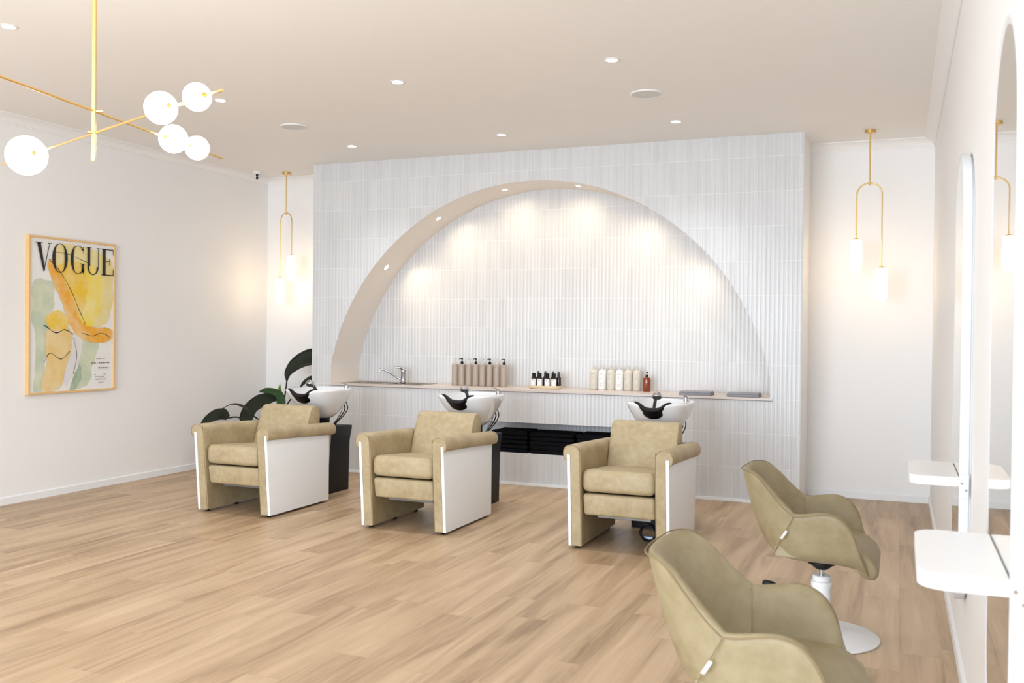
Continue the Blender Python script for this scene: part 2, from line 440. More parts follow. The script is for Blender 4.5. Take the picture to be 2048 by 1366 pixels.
for x, y, lab in ((-1.705, 6.655, 'round flush speaker grille between the downlights on the mirror wall side'), (-4.775, 6.72, 'round flush speaker grille beyond the chandelier, on the poster wall side')):
    t = empty('ceiling_speaker', (x, y, H), 0, lab, 'speaker', 'ceiling speakers')
    bm = NB(); add_lathe(bm, [(0.0, -0.008), (0.104, -0.008)], n=48, cap=False); obj('grille', bm, m_grille, t)
    bm = NB(); add_lathe(bm, [(0.104, -0.008), (0.108, -0.010), (0.116, -0.006), (0.118, 0)], n=48, cap=False); obj('rim', bm, m_white, t)

# six warm lamps set in the arch soffit
for k, a in enumerate((-48.9, -29.2, -9.6, 9.9, 29.5, 49.0)):
    names = ('first and lowest warm lamp in the arch soffit above the sink', 'second warm lamp up the arch soffit from the sink side', 'third warm arch lamp from the sink side, by the crown', 'fourth warm arch lamp from the sink side, just past the crown',
             'fifth warm arch lamp from the sink side, tucked behind the arch edge', 'last warm arch lamp from the sink side, above the flat grey boxes')
    ar = math.radians(a); rr = AR - 0.002
    t = empty('arch_lamp', (ACX + rr * math.sin(ar), 8.58, ACZ + rr * math.cos(ar)), 0, names[k], 'recessed light', 'lamps in the arch soffit')
    t.rotation_euler = (0, ar, 0)
    bm = NB(); add_lathe(bm, [(0.026, -0.001), (0.027, -0.004), (0.036, -0.003), (0.037, 0.002)], n=28, cap=False); obj('trim_ring', bm, m_soffit, t)
    bm = NB(); add_lathe(bm, [(0.0, -0.002), (0.027, -0.002)], n=28, cap=False); obj('lens', bm, m_ledw, t, normals=False)
    spot(t, (0, 0, -0.015), (0, 0.30, -1), ARCH_POWER, (1.0, 0.80, 0.55), 140, 1.0, 0.03)

# ------------------------------------------------------------------ twin pendants
def pendant(loc, rz, flip, label):
    t = empty('pendant_light', loc, rz, label, 'pendant light', 'brass twin pendants')
    bm = NB(); add_lathe(bm, [(0.0, -0.028), (0.043, -0.028), (0.045, -0.026), (0.045, 0.0)], n=40, cap=False); obj('canopy', bm, m_brass, t)
    zt = 2.735 - H
    bm = NB(); add_tube(bm, [(0, 0, -0.027), (0, 0, zt - 0.0)], 0.0062, 14); obj('stem', bm, m_brass, t)
    bm = NB(); add_lathe(bm, [(0.0, zt - 0.022), (0.010, zt - 0.022), (0.010, zt + 0.012), (0.0, zt + 0.012)], (0, 0, 0), 20, cap=False); obj('collar', bm, m_brass, t)
    zs, zl = 2.262 - H, 2.022 - H; r = 0.1
    arc = [(-r * math.cos(PI * k / 24), 0, zt - r + r * math.sin(PI * k / 24)) for k in range(25)]
    za, zb = (zs, zl) if not flip else (zl, zs)
    bm = NB(); add_tube(bm, [(-r, 0, za)] + arc + [(r, 0, zb)], 0.0058, 12); obj('curved_arm', bm, m_brass, t)
    for x, z in ((-r, za), (r, zb)):
        bm = NB()
        pf = [(0.0, 0.002), (0.036, 0.0)] + [(0.047 * (1 if k == 0 else 1), -0.012) for k in range(1)]
        pf += [(0.047, -0.235)] + [(0.047 * math.cos(PI / 2 * k / 8), -0.235 - 0.047 * math.sin(PI / 2 * k / 8)) for k in range(1, 9)]
        add_lathe(bm, pf, (x, 0, z), 32, cap=False); g = obj('glass_shade', bm, m_opal, t)
        bm = NB(); add_lathe(bm, [(0.0, 0.012), (0.012, 0.012), (0.030, 0.004), (0.030, -0.001)], (x, 0, z), 24, cap=False); obj('cap', bm, m_brass, g)
    return t
pendant((-0.245, 8.46, H), 0.0, False, 'brass twin pendant hanging between the tiled wall and the mirrors')
pendant((-6.235, 8.64, H), math.radians(-17), True, 'brass twin pendant hanging above the leafy plant, beside the security camera')

# ------------------------------------------------------------------ chandelier
t = empty('chandelier', (-2.9, 2.774, H), 0, 'brass chandelier with crossed horizontal rods and glowing white globes', 'chandelier')
O = Vector((-2.9, 2.774, H))
bm = NB(); add_lathe(bm, [(0, -0.03), (0.06, -0.03), (0.06, 0)], n=32, cap=False); obj('canopy', bm, m_gold, t)
for dx in (-0.0062, 0.0062):
    bm = NB(); add_tube(bm, [(dx, -dx * 0.4, -0.03), (dx, -dx * 0.4, 2.098 - H)], 0.006, 14); obj('stem', bm, m_gold, t)
def rod(a, b):
    a, b = Vector(a) - O, Vector(b) - O
    bm = NB(); add_tube(bm, [a, b], 0.0048, 12); return obj('rod', bm, m_gold, t)
A0, A1 = Vector((-3.869, 3.166, 2.208)), Vector((-1.993, 2.421, 2.208))
B0, B1 = Vector((-2.72, 1.86, 2.291)), Vector((-3.093, 3.761, 2.291))
rod(A0, A1); rod(B0, B1)
bm = NB(); add_tube(bm, [(-0.0, 0, 2.208 - H), (-0.012, -0.018, 2.208 - H)], 0.006, 12); obj('clamp', bm, m_gold, t)
bm = NB(); add_tube(bm, [(0, 0, 2.291 - H), (0.03, 0.018, 2.291 - H)], 0.006, 12); obj('clamp', bm, m_gold, t)
for (x, y, z, d, dn) in ((-3.574, 3.045, 2.208, 0.172, A1 - A0), (-2.356, 2.545, 2.208, 0.110, A1 - A0), (-2.132, 2.465, 2.208, 0.090, A1 - A0), (-2.986, 3.303, 2.291, 0.124, B1 - B0), (-3.028, 3.504, 2.291, 0.110, B1 - B0)):
    bm = NB(); bmesh.ops.create_uvsphere(bm, u_segments=40, v_segments=24, radius=d / 2)
    g = obj('globe', bm, m_globe, t); g.location = Vector((x, y, z)) - O
    bm = NB(); u = dn.normalized(); add_tube(bm, [u * (-d / 2 - 0.004), u * (-d / 2 + 0.004)], 0.010, 16); obj('globe_mount', bm, m_gold, g)
    bm = NB(); add_tube(bm, [u * (d / 2 - 0.004), u * (d / 2 + 0.004)], 0.010, 16); obj('globe_mount', bm, m_gold, g)

# ------------------------------------------------------------------ security camera on the ceiling
t = empty('security_camera', (-6.52, 8.50, H), 0, 'small white dome security camera on the ceiling above the plant corner', 'camera')
bm = NB(); add_lathe(bm, [(0.0, 0), (0.045, 0), (0.045, -0.022), (0.040, -0.028), (0.0, -0.028)], n=32, cap=False); obj('base', bm, m_white, t)
bm = NB(); bmesh.ops.create_uvsphere(bm, u_segments=32, v_segments=20, radius=0.036)
for v in bm.verts: v.co.z -= 0.052
hd = obj('housing', bm, m_white, t)
dv = Vector((0.6, -0.78, -0.12)).normalized()
for dz, rr in ((0.012, 0.014), (-0.016, 0.015)):
    c = Vector((0, 0, -0.052 + dz)); bm = NB(); add_tube(bm, [c + dv * 0.026, c + dv * 0.039], rr, 20); obj('lens', bm, m_black, hd)

# ------------------------------------------------------------------ framed poster on the left wall
PY0, PY1, PZ0, PZ1 = 5.735, 6.675, 0.884, 2.22
t = empty('framed_poster', (XL, (PY0 + PY1) / 2, (PZ0 + PZ1) / 2), 0, 'large poster in a slim golden frame, yellow and green painted artwork under a black title', 'poster')
hw, hh = (PY1 - PY0) / 2, (PZ1 - PZ0) / 2
bm = NB(); fw, fd = 0.016, 0.036
for y0, y1, z0, z1 in ((-hw, hw, hh - fw, hh), (-hw, hw, -hh, -hh + fw), (-hw, -hw + fw, -hh + fw, hh - fw), (hw - fw, hw, -hh + fw, hh - fw)):
    add_box(bm, 0.0005, fd, y0, y1, z0, z1, 0.001, 1)
obj('frame', bm, m_framewood, t)
cols = {'white': (0.84, 0.83, 0.81, 1), 'pale': (0.80, 0.66, 0.27, 1), 'bright': (0.86, 0.55, 0.035, 1), 'yellow': (0.90, 0.68, 0.08, 1), 'orange': (0.85, 0.40, 0.03, 1), 'peach': (0.80, 0.56, 0.22, 1), 'green': (0.52, 0.60, 0.45, 1), 'dgreen': (0.30, 0.42, 0.29, 1), 'lilac': (0.74, 0.71, 0.74, 1)}
def watercolour(name, c):
    p = M(name, c, 0.6); v = p.coords((1, 1, 1)); f = p.noise(v, 7, 4, 0.6)
    p.color(p.mix(p.ramp(f, [(0.38, (0, 0, 0, 1)), (0.66, (1, 1, 1, 1))]), c, tuple(x * 0.55 + 0.38 * s_ for x, s_ in zip(c[:3], (1, 0.95, 0.7))) + (1,)))
    return p.m
names = list(cols); pm = [watercolour('poster_' + k, cols[k]) if k != 'white' else M('poster_white', cols[k], 0.5).m for k in names] + [m_ink]
def puv(u, v, layer): return (0.022 + 0.00035 * layer, -hw + 2 * hw * u, -hh + 2 * hh * v)
bm = NB()
def blob(pts, key, layer, rough=0.006, sub=5):
    rs = random.Random(len(pts) * 7 + layer)
    P = [Vector((a, b, 0)) for a, b in pts]; n = len(P); out = []
    for i in range(n):
        for k in range(sub):
            tt = k / sub; p0, p1, p2, p3 = P[i-1], P[i], P[(i+1) % n], P[(i+2) % n]
            q = 0.5 * ((2*p1) + (-p0+p2)*tt + (2*p0-5*p1+4*p2-p3)*tt*tt + (-p0+3*p1-3*p2+p3)*tt**3)
            out.append((min(0.982, max(0.018, q.x + rs.uniform(-rough, rough))), min(0.987, max(0.013, q.y + rs.uniform(-rough, rough) * 0.7))))
    f = bm.faces.new([bm.verts.new(puv(a, b, layer)) for a, b in out]); f.material_index = names.index(key)
def ink(pts, wd, layer):
    P = smooth_path([(a, b, 0) for a, b in pts], 8); L = []; Rr = []
    for i, q in enumerate(P):
        d = (P[min(i + 1, len(P) - 1)] - P[max(i - 1, 0)]); d = Vector((d.x * hw, d.y * hh, 0)).normalized()
        s_ = wd * (0.35 + 0.65 * abs(math.sin(i * 0.37 + layer)))
        L.append(bm.verts.new(puv(q.x - d.y * s_ / hw, q.y + d.x * s_ / hh, layer))); Rr.append(bm.verts.new(puv(q.x + d.y * s_ / hw, q.y - d.x * s_ / hh, layer)))
    for i in range(len(P) - 1): bm.faces.new((L[i], L[i + 1], Rr[i + 1], Rr[i])).material_index = len(names)
f = bm.faces.new([bm.verts.new(puv(a, b, 0)) for a, b in ((0.01, 0.008), (0.99, 0.008), (0.99, 0.992), (0.01, 0.992))]); f.material_index = 0
blob([(0.06, 0.70), (0.26, 0.72), (0.29, 0.60), (0.24, 0.48), (0.27, 0.36), (0.19, 0.22), (0.17, 0.03), (0.07, 0.03), (0.09, 0.30), (0.05, 0.50)], 'green', 1, 0.012)
blob([(0.50, 0.03), (0.56, 0.20), (0.62, 0.34), (0.80, 0.33), (0.74, 0.19), (0.69, 0.06), (0.58, 0.02)], 'green', 2, 0.012)
blob([(0.46, 0.02), (0.52, 0.12), (0.58, 0.18), (0.60, 0.09), (0.53, 0.02)], 'dgreen', 3)
blob([(0.50, 0.40), (0.60, 0.39), (0.60, 0.26), (0.50, 0.12), (0.42, 0.04), (0.40, 0.14), (0.47, 0.26)], 'lilac', 4)
blob([(0.30, 0.95), (0.50, 0.965), (0.80, 0.94), (0.965, 0.86), (0.975, 0.66), (0.92, 0.48), (0.76, 0.43), (0.60, 0.52), (0.40, 0.70), (0.28, 0.84)], 'pale', 5, 0.012)
blob([(0.30, 0.80), (0.46, 0.86), (0.70, 0.85), (0.86, 0.74), (0.82, 0.56), (0.72, 0.44), (0.60, 0.43), (0.52, 0.56), (0.40, 0.68)], 'yellow', 6)
blob([(0.30, 0.80), (0.44, 0.85), (0.60, 0.84), (0.66, 0.70), (0.62, 0.54), (0.56, 0.50), (0.47, 0.62), (0.38, 0.70)], 'bright', 7)
blob([(0.21, 0.83), (0.28, 0.86), (0.38, 0.74), (0.50, 0.60), (0.60, 0.46), (0.76, 0.43), (0.95, 0.42), (0.96, 0.35), (0.80, 0.32), (0.58, 0.36), (0.44, 0.46), (0.36, 0.60), (0.26, 0.72)], 'orange', 8)
blob([(0.20, 0.40), (0.34, 0.43), (0.47, 0.41), (0.48, 0.30), (0.42, 0.16), (0.34, 0.03), (0.15, 0.03), (0.20, 0.20)], 'peach', 9)
blob([(0.20, 0.50), (0.33, 0.54), (0.43, 0.49), (0.42, 0.42), (0.30, 0.41), (0.21, 0.44)], 'bright', 10)
ink([(0.22, 0.86), (0.34, 0.79), (0.46, 0.68), (0.56, 0.55), (0.64, 0.45)], 0.0016, 11)
ink([(0.26, 0.91), (0.46, 0.90), (0.70, 0.85)], 0.0013, 12)
ink([(0.17, 0.44), (0.30, 0.39), (0.40, 0.41), (0.50, 0.38)], 0.0022, 14)
ink([(0.17, 0.20), (0.24, 0.26), (0.36, 0.22), (0.46, 0.27)], 0.0016, 15)
ink([(0.60, 0.39), (0.72, 0.37), (0.84, 0.39), (0.94, 0.36)], 0.0013, 16)
ink([(0.50, 0.36), (0.54, 0.24), (0.50, 0.12)], 0.0012, 18)
obj('artwork', bm, pm, t, normals=False)
# title letters, drawn as outline polygons
bm = NB()
def LP(pts):
    bm.faces.new([bm.verts.new(puv(a, b, 26)) for a, b in pts])
def ringl(cx, cz, rx, rz, thick, thin, a0=0, a1=360, n=48):
    pi_, po = [], []
    for k in range(n + 1):
        a = math.radians(a0 + (a1 - a0) * k / n)
        wth = thin + (thick - thin) * abs(math.cos(a)) ** 1.6
        po.append(puv(cx + rx * math.cos(a), cz + rz * math.sin(a), 26)); pi_.append(puv(cx + (rx - wth) * math.cos(a), cz + (rz - thin * 0.55) * math.sin(a), 26))
    vo = [bm.verts.new(p) for p in po]; vi = [bm.verts.new(p) for p in pi_]
    for k in range(n): bm.faces.new((vo[k], vo[k + 1], vi[k + 1], vi[k]))
T, B_ = 0.962, 0.783
LP([(0.088, T), (0.128, T), (0.176, B_ + 0.004), (0.160, B_ - 0.004)])          # V
LP([(0.222, T), (0.229, T), (0.166, B_ - 0.004), (0.160, B_ + 0.004)])
LP([(0.068, T), (0.148, T), (0.148, T - 0.004), (0.068, T - 0.004)]); LP([(0.205, T), (0.250, T), (0.250, T - 0.004), (0.205, T - 0.004)])
ringl(0.340, 0.873, 0.086, 0.095, 0.034, 0.008)                                  # O
ringl(0.545, 0.873, 0.086, 0.095, 0.034, 0.008, 42, 318)                         # G
LP([(0.588, 0.845), (0.616, 0.845), (0.616, 0.795), (0.605, 0.783), (0.588, 0.800)]); LP([(0.568, 0.849), (0.632, 0.849), (0.632, 0.845), (0.568, 0.845)])
LP([(0.600, 0.96), (0.606, 0.96), (0.612, 0.915), (0.607, 0.915)])
LP([(0.655, T), (0.687, T), (0.687, 0.835), (0.655, 0.835)]); LP([(0.782, T), (0.789, T), (0.789, 0.835), (0.782, 0.835)])   # U
ringl(0.722, 0.835, 0.067, 0.055, 0.022, 0.010, 180, 360)
LP([(0.640, T), (0.704, T), (0.704, T - 0.004), (0.640, T - 0.004)]); LP([(0.764, T), (0.806, T), (0.806, T - 0.004), (0.764, T - 0.004)])
LP([(0.842, T), (0.876, T), (0.876, B_), (0.842, B_)])                            # E
LP([(0.826, T), (0.972, T), (0.972, T - 0.006), (0.826, T - 0.006)]); LP([(0.826, B_ + 0.006), (0.974, B_ + 0.006), (0.974, B_), (0.826, B_)])
LP([(0.876, 0.880), (0.930, 0.880), (0.930, 0.874), (0.876, 0.874)]); LP([(0.924, 0.900), (0.932, 0.900), (0.932, 0.854), (0.924, 0.854)])
LP([(0.966, T), (0.973, T), (0.973, T - 0.045), (0.966, T - 0.030)]); LP([(0.967, B_ + 0.035), (0.975, B_ + 0.05), (0.975, B_), (0.967, B_)])
obj('title_lettering', bm, m_ink, t, label='tall black serif title VOGUE', normals=False)
bm = NB(); rs = random.Random(3)
for u0, u1, v, hgt in ((0.769, 0.878, 0.219, 0.005), (0.708, 0.942, 0.191, 0.007), (0.717, 0.915, 0.158, 0.007), (0.749, 0.894, 0.112, 0.004), (0.755, 0.89, 0.096, 0.004), (0.745, 0.90, 0.079, 0.004), (0.771, 0.87, 0.058, 0.004)):
    x = u0
    while x < u1:
        wd = rs.uniform(0.008, 0.03)
        if rs.random() < 0.8: LP([(x, v), (min(x + wd, u1), v), (min(x + wd, u1), v - hgt), (x, v - hgt)])
        x += wd + 0.006
obj('small_text', bm, m_mark, t, normals=False)

# ------------------------------------------------------------------ worktop, sink, tap
SX0, SX1, SY0, SY1 = -5.33, -4.46, 8.425, 8.80
WX0, WX1, WY0, WY1 = -5.447, -1.000, YT - 0.014, YN - 0.006
bm = NB()
for a in ((WX0, SX0, WY0, WY1), (SX1, WX1, WY0, WY1), (SX0, SX1, WY0, SY0), (SX0, SX1, SY1, WY1)):
    add_box(bm, a[0], a[1], a[2], a[3], ZC - 0.0195, ZC)
wt = obj('worktop', bm, m_worktop)
bm = NB(); add_box(bm, WX0, WX1, WY0 + 0.001, WY0 + 0.0135, ZC - 0.0245, ZC - 0.0196); obj('dark_line', bm, M('dark_taupe', (0.16, 0.125, 0.11, 1), 0.5).m, wt)  # thin dark line along the worktop's lower front edge
tag(wt, 'long pale stone worktop running through the arch recess', 'worktop')
t = empty('double_sink', ((SX0 + SX1) / 2, (SY0 + SY1) / 2, ZC), 0, 'stainless steel double sink let into one end of the pale worktop', 'sink')
def sinkplate():
    bm = NB(); hx, hy = (SX1 - SX0) / 2 + 0.012, (SY1 - SY0) / 2 + 0.012
    bx = [(-0.40, -0.04), (0.04, 0.40)]
    # plate pieces around the two bowls
    by0, by1 = -0.16, 0.10
    for a in ((-hx, hx, -hy, by0), (-hx, hx, by1, hy), (-hx, -0.40, by0, by1), (-0.04, 0.04, by0, by1), (0.40, hx, by0, by1)):
        add_box(bm, a[0], a[1], a[2], a[3], 0.0005, 0.004)
    return bm, bx, by0, by1
bm, bx, by0, by1 = sinkplate(); obj('rim', bm, m_steel, t)
for a, b in bx:
    bm = NB(); rs_ = []
    for k, (ins, z) in enumerate(((0, 0.004), (0.006, -0.01), (0.012, -0.13), (0.05, -0.155), (0.10, -0.158))):
        rr = []
        cx, cy, hx_, hy_ = (a + b) / 2, (by0 + by1) / 2, (b - a) / 2 - ins, (by1 - by0) / 2 - ins
        for q in range(32):
            an = 2 * PI * q / 32; ca, sa = math.cos(an), math.sin(an); e = 0.35
            rr.append((cx + hx_ * math.copysign(abs(ca) ** e, ca), cy + hy_ * math.copysign(abs(sa) ** e, sa), z))
        rs_.append(rr)
    rings(bm, rs_, True, False, True); obj('bowl', bm, m_steel, t, normals=False)
t = empty('mixer_tap', (-4.80, 8.715, ZC + 0.004), 0, 'chrome mixer tap with a long raised spout on the worktop sink', 'tap')
bm = NB(); add_lathe(bm, [(0.0, 0), (0.031, 0), (0.031, 0.010), (0.026, 0.014), (0.024, 0.10), (0.028, 0.115), (0.028, 0.135), (0.018, 0.150), (0, 0.152)], n=28, cap=False); obj('body', bm, m_chrome, t)
bm = NB(); add_tube(bm, smooth_path([(-0.01, -0.006, 0.035), (-0.06, -0.025, 0.055), (-0.13, -0.06, 0.105), (-0.19, -0.085, 0.135), (-0.215, -0.095, 0.134), (-0.222, -0.098, 0.118)]), 0.0105, 14); obj('spout', bm, m_chrome, t)
bm = NB(); add_tube(bm, smooth_path([(0.0, 0.0, 0.145), (-0.035, -0.02, 0.158), (-0.085, -0.045, 0.162)]), [0.014] * 6 + [0.011] * 4 + [0.008] * 3, 12); obj('lever', bm, m_chrome, t)

# ------------------------------------------------------------------ bottles on the worktop
def pump(parent, z, mat, s=1.0, turn=0.0):
    bm = NB(); add_lathe(bm, [(0.0, 0), (0.0155 * s, 0), (0.0165 * s, 0.006 * s), (0.0140 * s, 0.022 * s), (0.0105 * s, 0.030 * s), (0.0, 0.030 * s)], (0, 0, z), 20, cap=False)
    add_tube(bm, [(0, 0, z + 0.028 * s), (0, 0, z + 0.048 * s)], 0.004 * s, 10)
    add_lathe(bm, [(0.0, 0.046 * s), (0.009 * s, 0.046 * s), (0.011 * s, 0.055 * s), (0.007 * s, 0.060 * s), (0.0, 0.060 * s)], (0, 0, z), 16, cap=False)
    c, sn = math.cos(turn), math.sin(turn)
    add_tube(bm, [(0, 0, z + 0.055 * s), (0.022 * s * c, 0.022 * s * sn, z + 0.056 * s), (0.034 * s * c, 0.034 * s * sn, z + 0.049 * s)], [0.0055 * s, 0.0045 * s, 0.0035 * s], 10)
    return obj('pump', bm, mat, parent)
ZW = ZC + 0.0005
ord8 = ('first', 'second', 'third', 'fourth', 'fifth', 'sixth', 'seventh', 'eighth and last')
tb = {}
for k in range(8):
    black = k % 2 == 1
    lab = '%s taupe pump bottle counting from the sink tap, %s pump' % (ord8[k], 'black' if black else 'clear')
    loc = (-4.165 + k * 0.0752, 8.645 + 0.004 * k, ZW)
    if black in tb: copy_tree(tb[black], None, loc, random.uniform(-0.25, 0.25), lab); continue
    t = empty('pump_bottle', loc, 0.1, lab, 'bottle', 'taupe pump bottles on the worktop')
    bm = NB()
    prof = [(0.0, 0.0), (0.031, 0.0), (0.0335, 0.003), (0.0345, 0.01), (0.0345, 0.208), (0.033, 0.214), (0.030, 0.217), (0.014, 0.219), (0.012, 0.221), (0.0, 0.221)]
    add_lathe(bm, prof, n=32, cap=False); obj('body', bm, m_taupe, t, 30)
    bm = NB()
    for a0, a1, z in ((-1.95, -1.35, 0.194),):
        n = 6; hgt = 0.004 if z > 0.1 else 0.002
        lo = [bm.verts.new((0.0348 * math.cos(a0 + (a1 - a0) * q / n), 0.0348 * math.sin(a0 + (a1 - a0) * q / n), z)) for q in range(n + 1)]
        hi = [bm.verts.new((v.co.x, v.co.y, z + hgt)) for v in lo]
        for q in range(n): bm.faces.new((lo[q], lo[q + 1], hi[q + 1], hi[q]))
    obj('printed_text', bm, m_mark, t, normals=False)
    pump(t, 0.219, m_black if black else m_frost, 0.95, PI if black else 0.2)
    tb[black] = t

# wooden tray with small bottles
t = empty('wooden_tray', (-3.185, 8.625, ZW), 0, 'low oval pale wooden tray in the middle of the worktop', 'tray')
bm = NB()
add_lathe(bm, [(0.0, 0.019), (0.148, 0.019), (0.152, 0.030), (0.162, 0.030), (0.167, 0.020), (0.162, 0.004), (0.150, 0.0), (0.0, 0.0)], n=56, sy=0.52, cap=False)
obj('tray_body', bm, m_traywood, t)
lab4 = ('first white labelled small bottle on the wooden tray, counting from the sink side', 'second white labelled small bottle on the wooden tray, counting from the sink side', 'third white labelled small bottle on the wooden tray, counting from the sink side', 'last white labelled small bottle on the wooden tray, toward the cream bottles')
sb = None
for k, (x, y) in enumerate(((-3.292, 8.600), (-3.225, 8.590), (-3.147, 8.588), (-3.080, 8.592))):
    loc = (x, y, ZW + 0.0195)
    if sb: copy_tree(sb, None, loc, 0, lab4[k]); continue
    t = sb = empty('small_bottle', loc, 0, lab4[k], 'bottle', 'labelled small bottles on the tray')
    bm = NB(); add_lathe(bm, [(0.0, 0.0), (0.0255, 0.0), (0.027, 0.003), (0.027, 0.078), (0.023, 0.086), (0.012, 0.089), (0.0, 0.089)], n=28, cap=False); obj('body', bm, m_darkglass, t)
    bm = NB(); n = 24; a0, a1 = -2.9, -0.24
    lo = [bm.verts.new((0.0274 * math.cos(a0 + (a1 - a0) * q / n), 0.0274 * math.sin(a0 + (a1 - a0) * q / n), 0.008)) for q in range(n + 1)]
    hi = [bm.verts.new((v.co.x, v.co.y, 0.074)) for v in lo]
    for q in range(n): bm.faces.new((lo[q], lo[q + 1], hi[q + 1], hi[q]))
    lb = obj('paper_label', bm, m_bwhite, t, normals=False)
    bm = NB()
    for z, a0, a1 in ((0.062, -2.0, -1.2), (0.056, -1.85, -1.35)):
        lo = [bm.verts.new((0.0277 * math.cos(a0 + (a1 - a0) * q / 6), 0.0277 * math.sin(a0 + (a1 - a0) * q / 6), z)) for q in range(7)]
        hi = [bm.verts.new((v.co.x, v.co.y, z + 0.003)) for v in lo]
        for q in range(6): bm.faces.new((lo[q], lo[q + 1], hi[q + 1], hi[q]))
    obj('printed_text', bm, m_mark, lb, normals=False)
    bm = NB(); add_lathe(bm, [(0.0, 0.088), (0.0175, 0.088), (0.0175, 0.128), (0.016, 0.130), (0.0, 0.130)], n=24, cap=False); obj('cap', bm, m_black, t)
lab4 = ('first dark spray bottle at the back of the wooden tray, counting from the sink side', 'second dark spray bottle at the back of the tray, counting from the sink side', 'third dark spray bottle at the back of the tray, counting from the sink side', 'last dark spray bottle at the back of the tray, toward the cream bottles')
sb = None
m_dgrey = M('dark_grey_plastic', (0.055, 0.05, 0.06, 1), 0.4).m
for k, (x, y) in enumerate(((-3.262, 8.650), (-3.190, 8.650), (-3.112, 8.652), (-3.062, 8.645))):
    loc = (x + (0.012 if k == 3 else 0), y, ZW + 0.0195)
    if sb: copy_tree(sb, None, loc, 0.2 * k, lab4[k]); continue
    t = sb = empty('spray_bottle', loc, 0, lab4[k], 'bottle', 'dark spray bottles on the tray')
    bm = NB(); add_lathe(bm, [(0.0, 0.0), (0.022, 0.0), (0.0235, 0.003), (0.0235, 0.085), (0.019, 0.095), (0.011, 0.099), (0.0, 0.099)], n=28, cap=False); obj('body', bm, m_darkglass, t)
    bm = NB(); add_lathe(bm, [(0.0, 0.098), (0.013, 0.098), (0.0145, 0.104), (0.0145, 0.125), (0.010, 0.131), (0.009, 0.146), (0.007, 0.149), (0.0, 0.149)], n=22, cap=False)
    add_tube(bm, [(0, 0, 0.141), (-0.006, -0.014, 0.141)], 0.005, 10); obj('spray_head', bm, m_dgrey, t)

# row of cream and white bottles, then the amber one
lab6 = ('tall cream bottle at the tray end of its row', 'tall white bottle second in the row from the wooden tray', 'cream bottle standing between the two white bottles', 'tall white bottle fourth in the row from the wooden tray',
        'tall cream bottle fifth in the row from the wooden tray', 'last cream bottle in the row, beside the amber bottle')
cb_ = {}
for k in range(6):
    wh = k in (1, 3)
    loc = (-2.722 + k * 0.0852, 8.735, ZW)
    if wh in cb_: copy_tree(cb_[wh], None, loc, random.uniform(-0.3, 0.3), lab6[k]); continue
    t = cb_[wh] = empty('rounded_bottle', loc, 0, lab6[k], 'bottle', 'tall cream and white bottles on the worktop')
    mm = m_bwhite if wh else m_cream
    bm = NB(); add_lathe(bm, [(0.0, 0.0), (0.034, 0.0), (0.038, 0.005), (0.040, 0.013), (0.040, 0.158), (0.038, 0.174), (0.032, 0.187), (0.022, 0.195), (0.016, 0.197), (0.0, 0.197)], n=32, cap=False); obj('body', bm, mm, t)
    bm = NB(); rs = random.Random(k)
    def mark(a0, a1, z, hgt):
        n = 6
        lo = [bm.verts.new((0.0404 * math.cos(a0 + (a1 - a0) * q / n), 0.0404 * math.sin(a0 + (a1 - a0) * q / n), z)) for q in range(n + 1)]
        hi = [bm.verts.new((v.co.x, v.co.y, z + hgt)) for v in lo]
        for q in range(n): bm.faces.new((lo[q], lo[q + 1], hi[q + 1], hi[q]))
    for a0, a1, z, hgt in ((-1.95, -1.1, 0.150, 0.005), (-1.7, -1.4, 0.118, 0.008), (-1.85, -1.65, 0.104, 0.007), (-1.45, -1.3, 0.108, 0.006), (-1.9, -1.2, 0.058, 0.003), (-1.8, -1.3, 0.048, 0.003), (-1.85, -1.25, 0.038, 0.003)): mark(a0, a1, z, hgt)
    obj('label_text', bm, m_markl, t, normals=False)
    bm = NB(); add_lathe(bm, [(0.0, 0.196), (0.0155, 0.196), (0.0165, 0.203), (0.0145, 0.216), (0.009, 0.222), (0.010, 0.230), (0.006, 0.235), (0.0, 0.235)], n=24, cap=False); obj('pump', bm, m_frost, t)
t = empty('pump_bottle', (-2.195, 8.715, ZW), 0, 'amber brown bottle with a black pump, at the end of the cream bottle row', 'bottle')
bm = NB(); add_lathe(bm, [(0.0, 0.0), (0.035, 0.0), (0.0375, 0.004), (0.0375, 0.112), (0.034, 0.126), (0.024, 0.134), (0.013, 0.137), (0.0, 0.137)], n=32, cap=False); obj('body', bm, m_amber, t)
bm = NB()
for a0, a1, z, hgt in ((-1.9, -1.2, 0.096, 0.006), (-1.85, -1.25, 0.078, 0.003), (-1.75, -1.35, 0.068, 0.003), (-1.85, -1.25, 0.045, 0.002)):
    lo = [bm.verts.new((0.0379 * math.cos(a0 + (a1 - a0) * q / 6), 0.0379 * math.sin(a0 + (a1 - a0) * q / 6), z)) for q in range(7)]
    hi = [bm.verts.new((v.co.x, v.co.y, z + hgt)) for v in lo]
    for q in range(6): bm.faces.new((lo[q], lo[q + 1], hi[q + 1], hi[q]))
obj('label_text', bm, M('rust_print', (0.42, 0.12, 0.05, 1), 0.6).m, t, normals=False)
pump(t, 0.136, m_black, 0.8, -0.9)

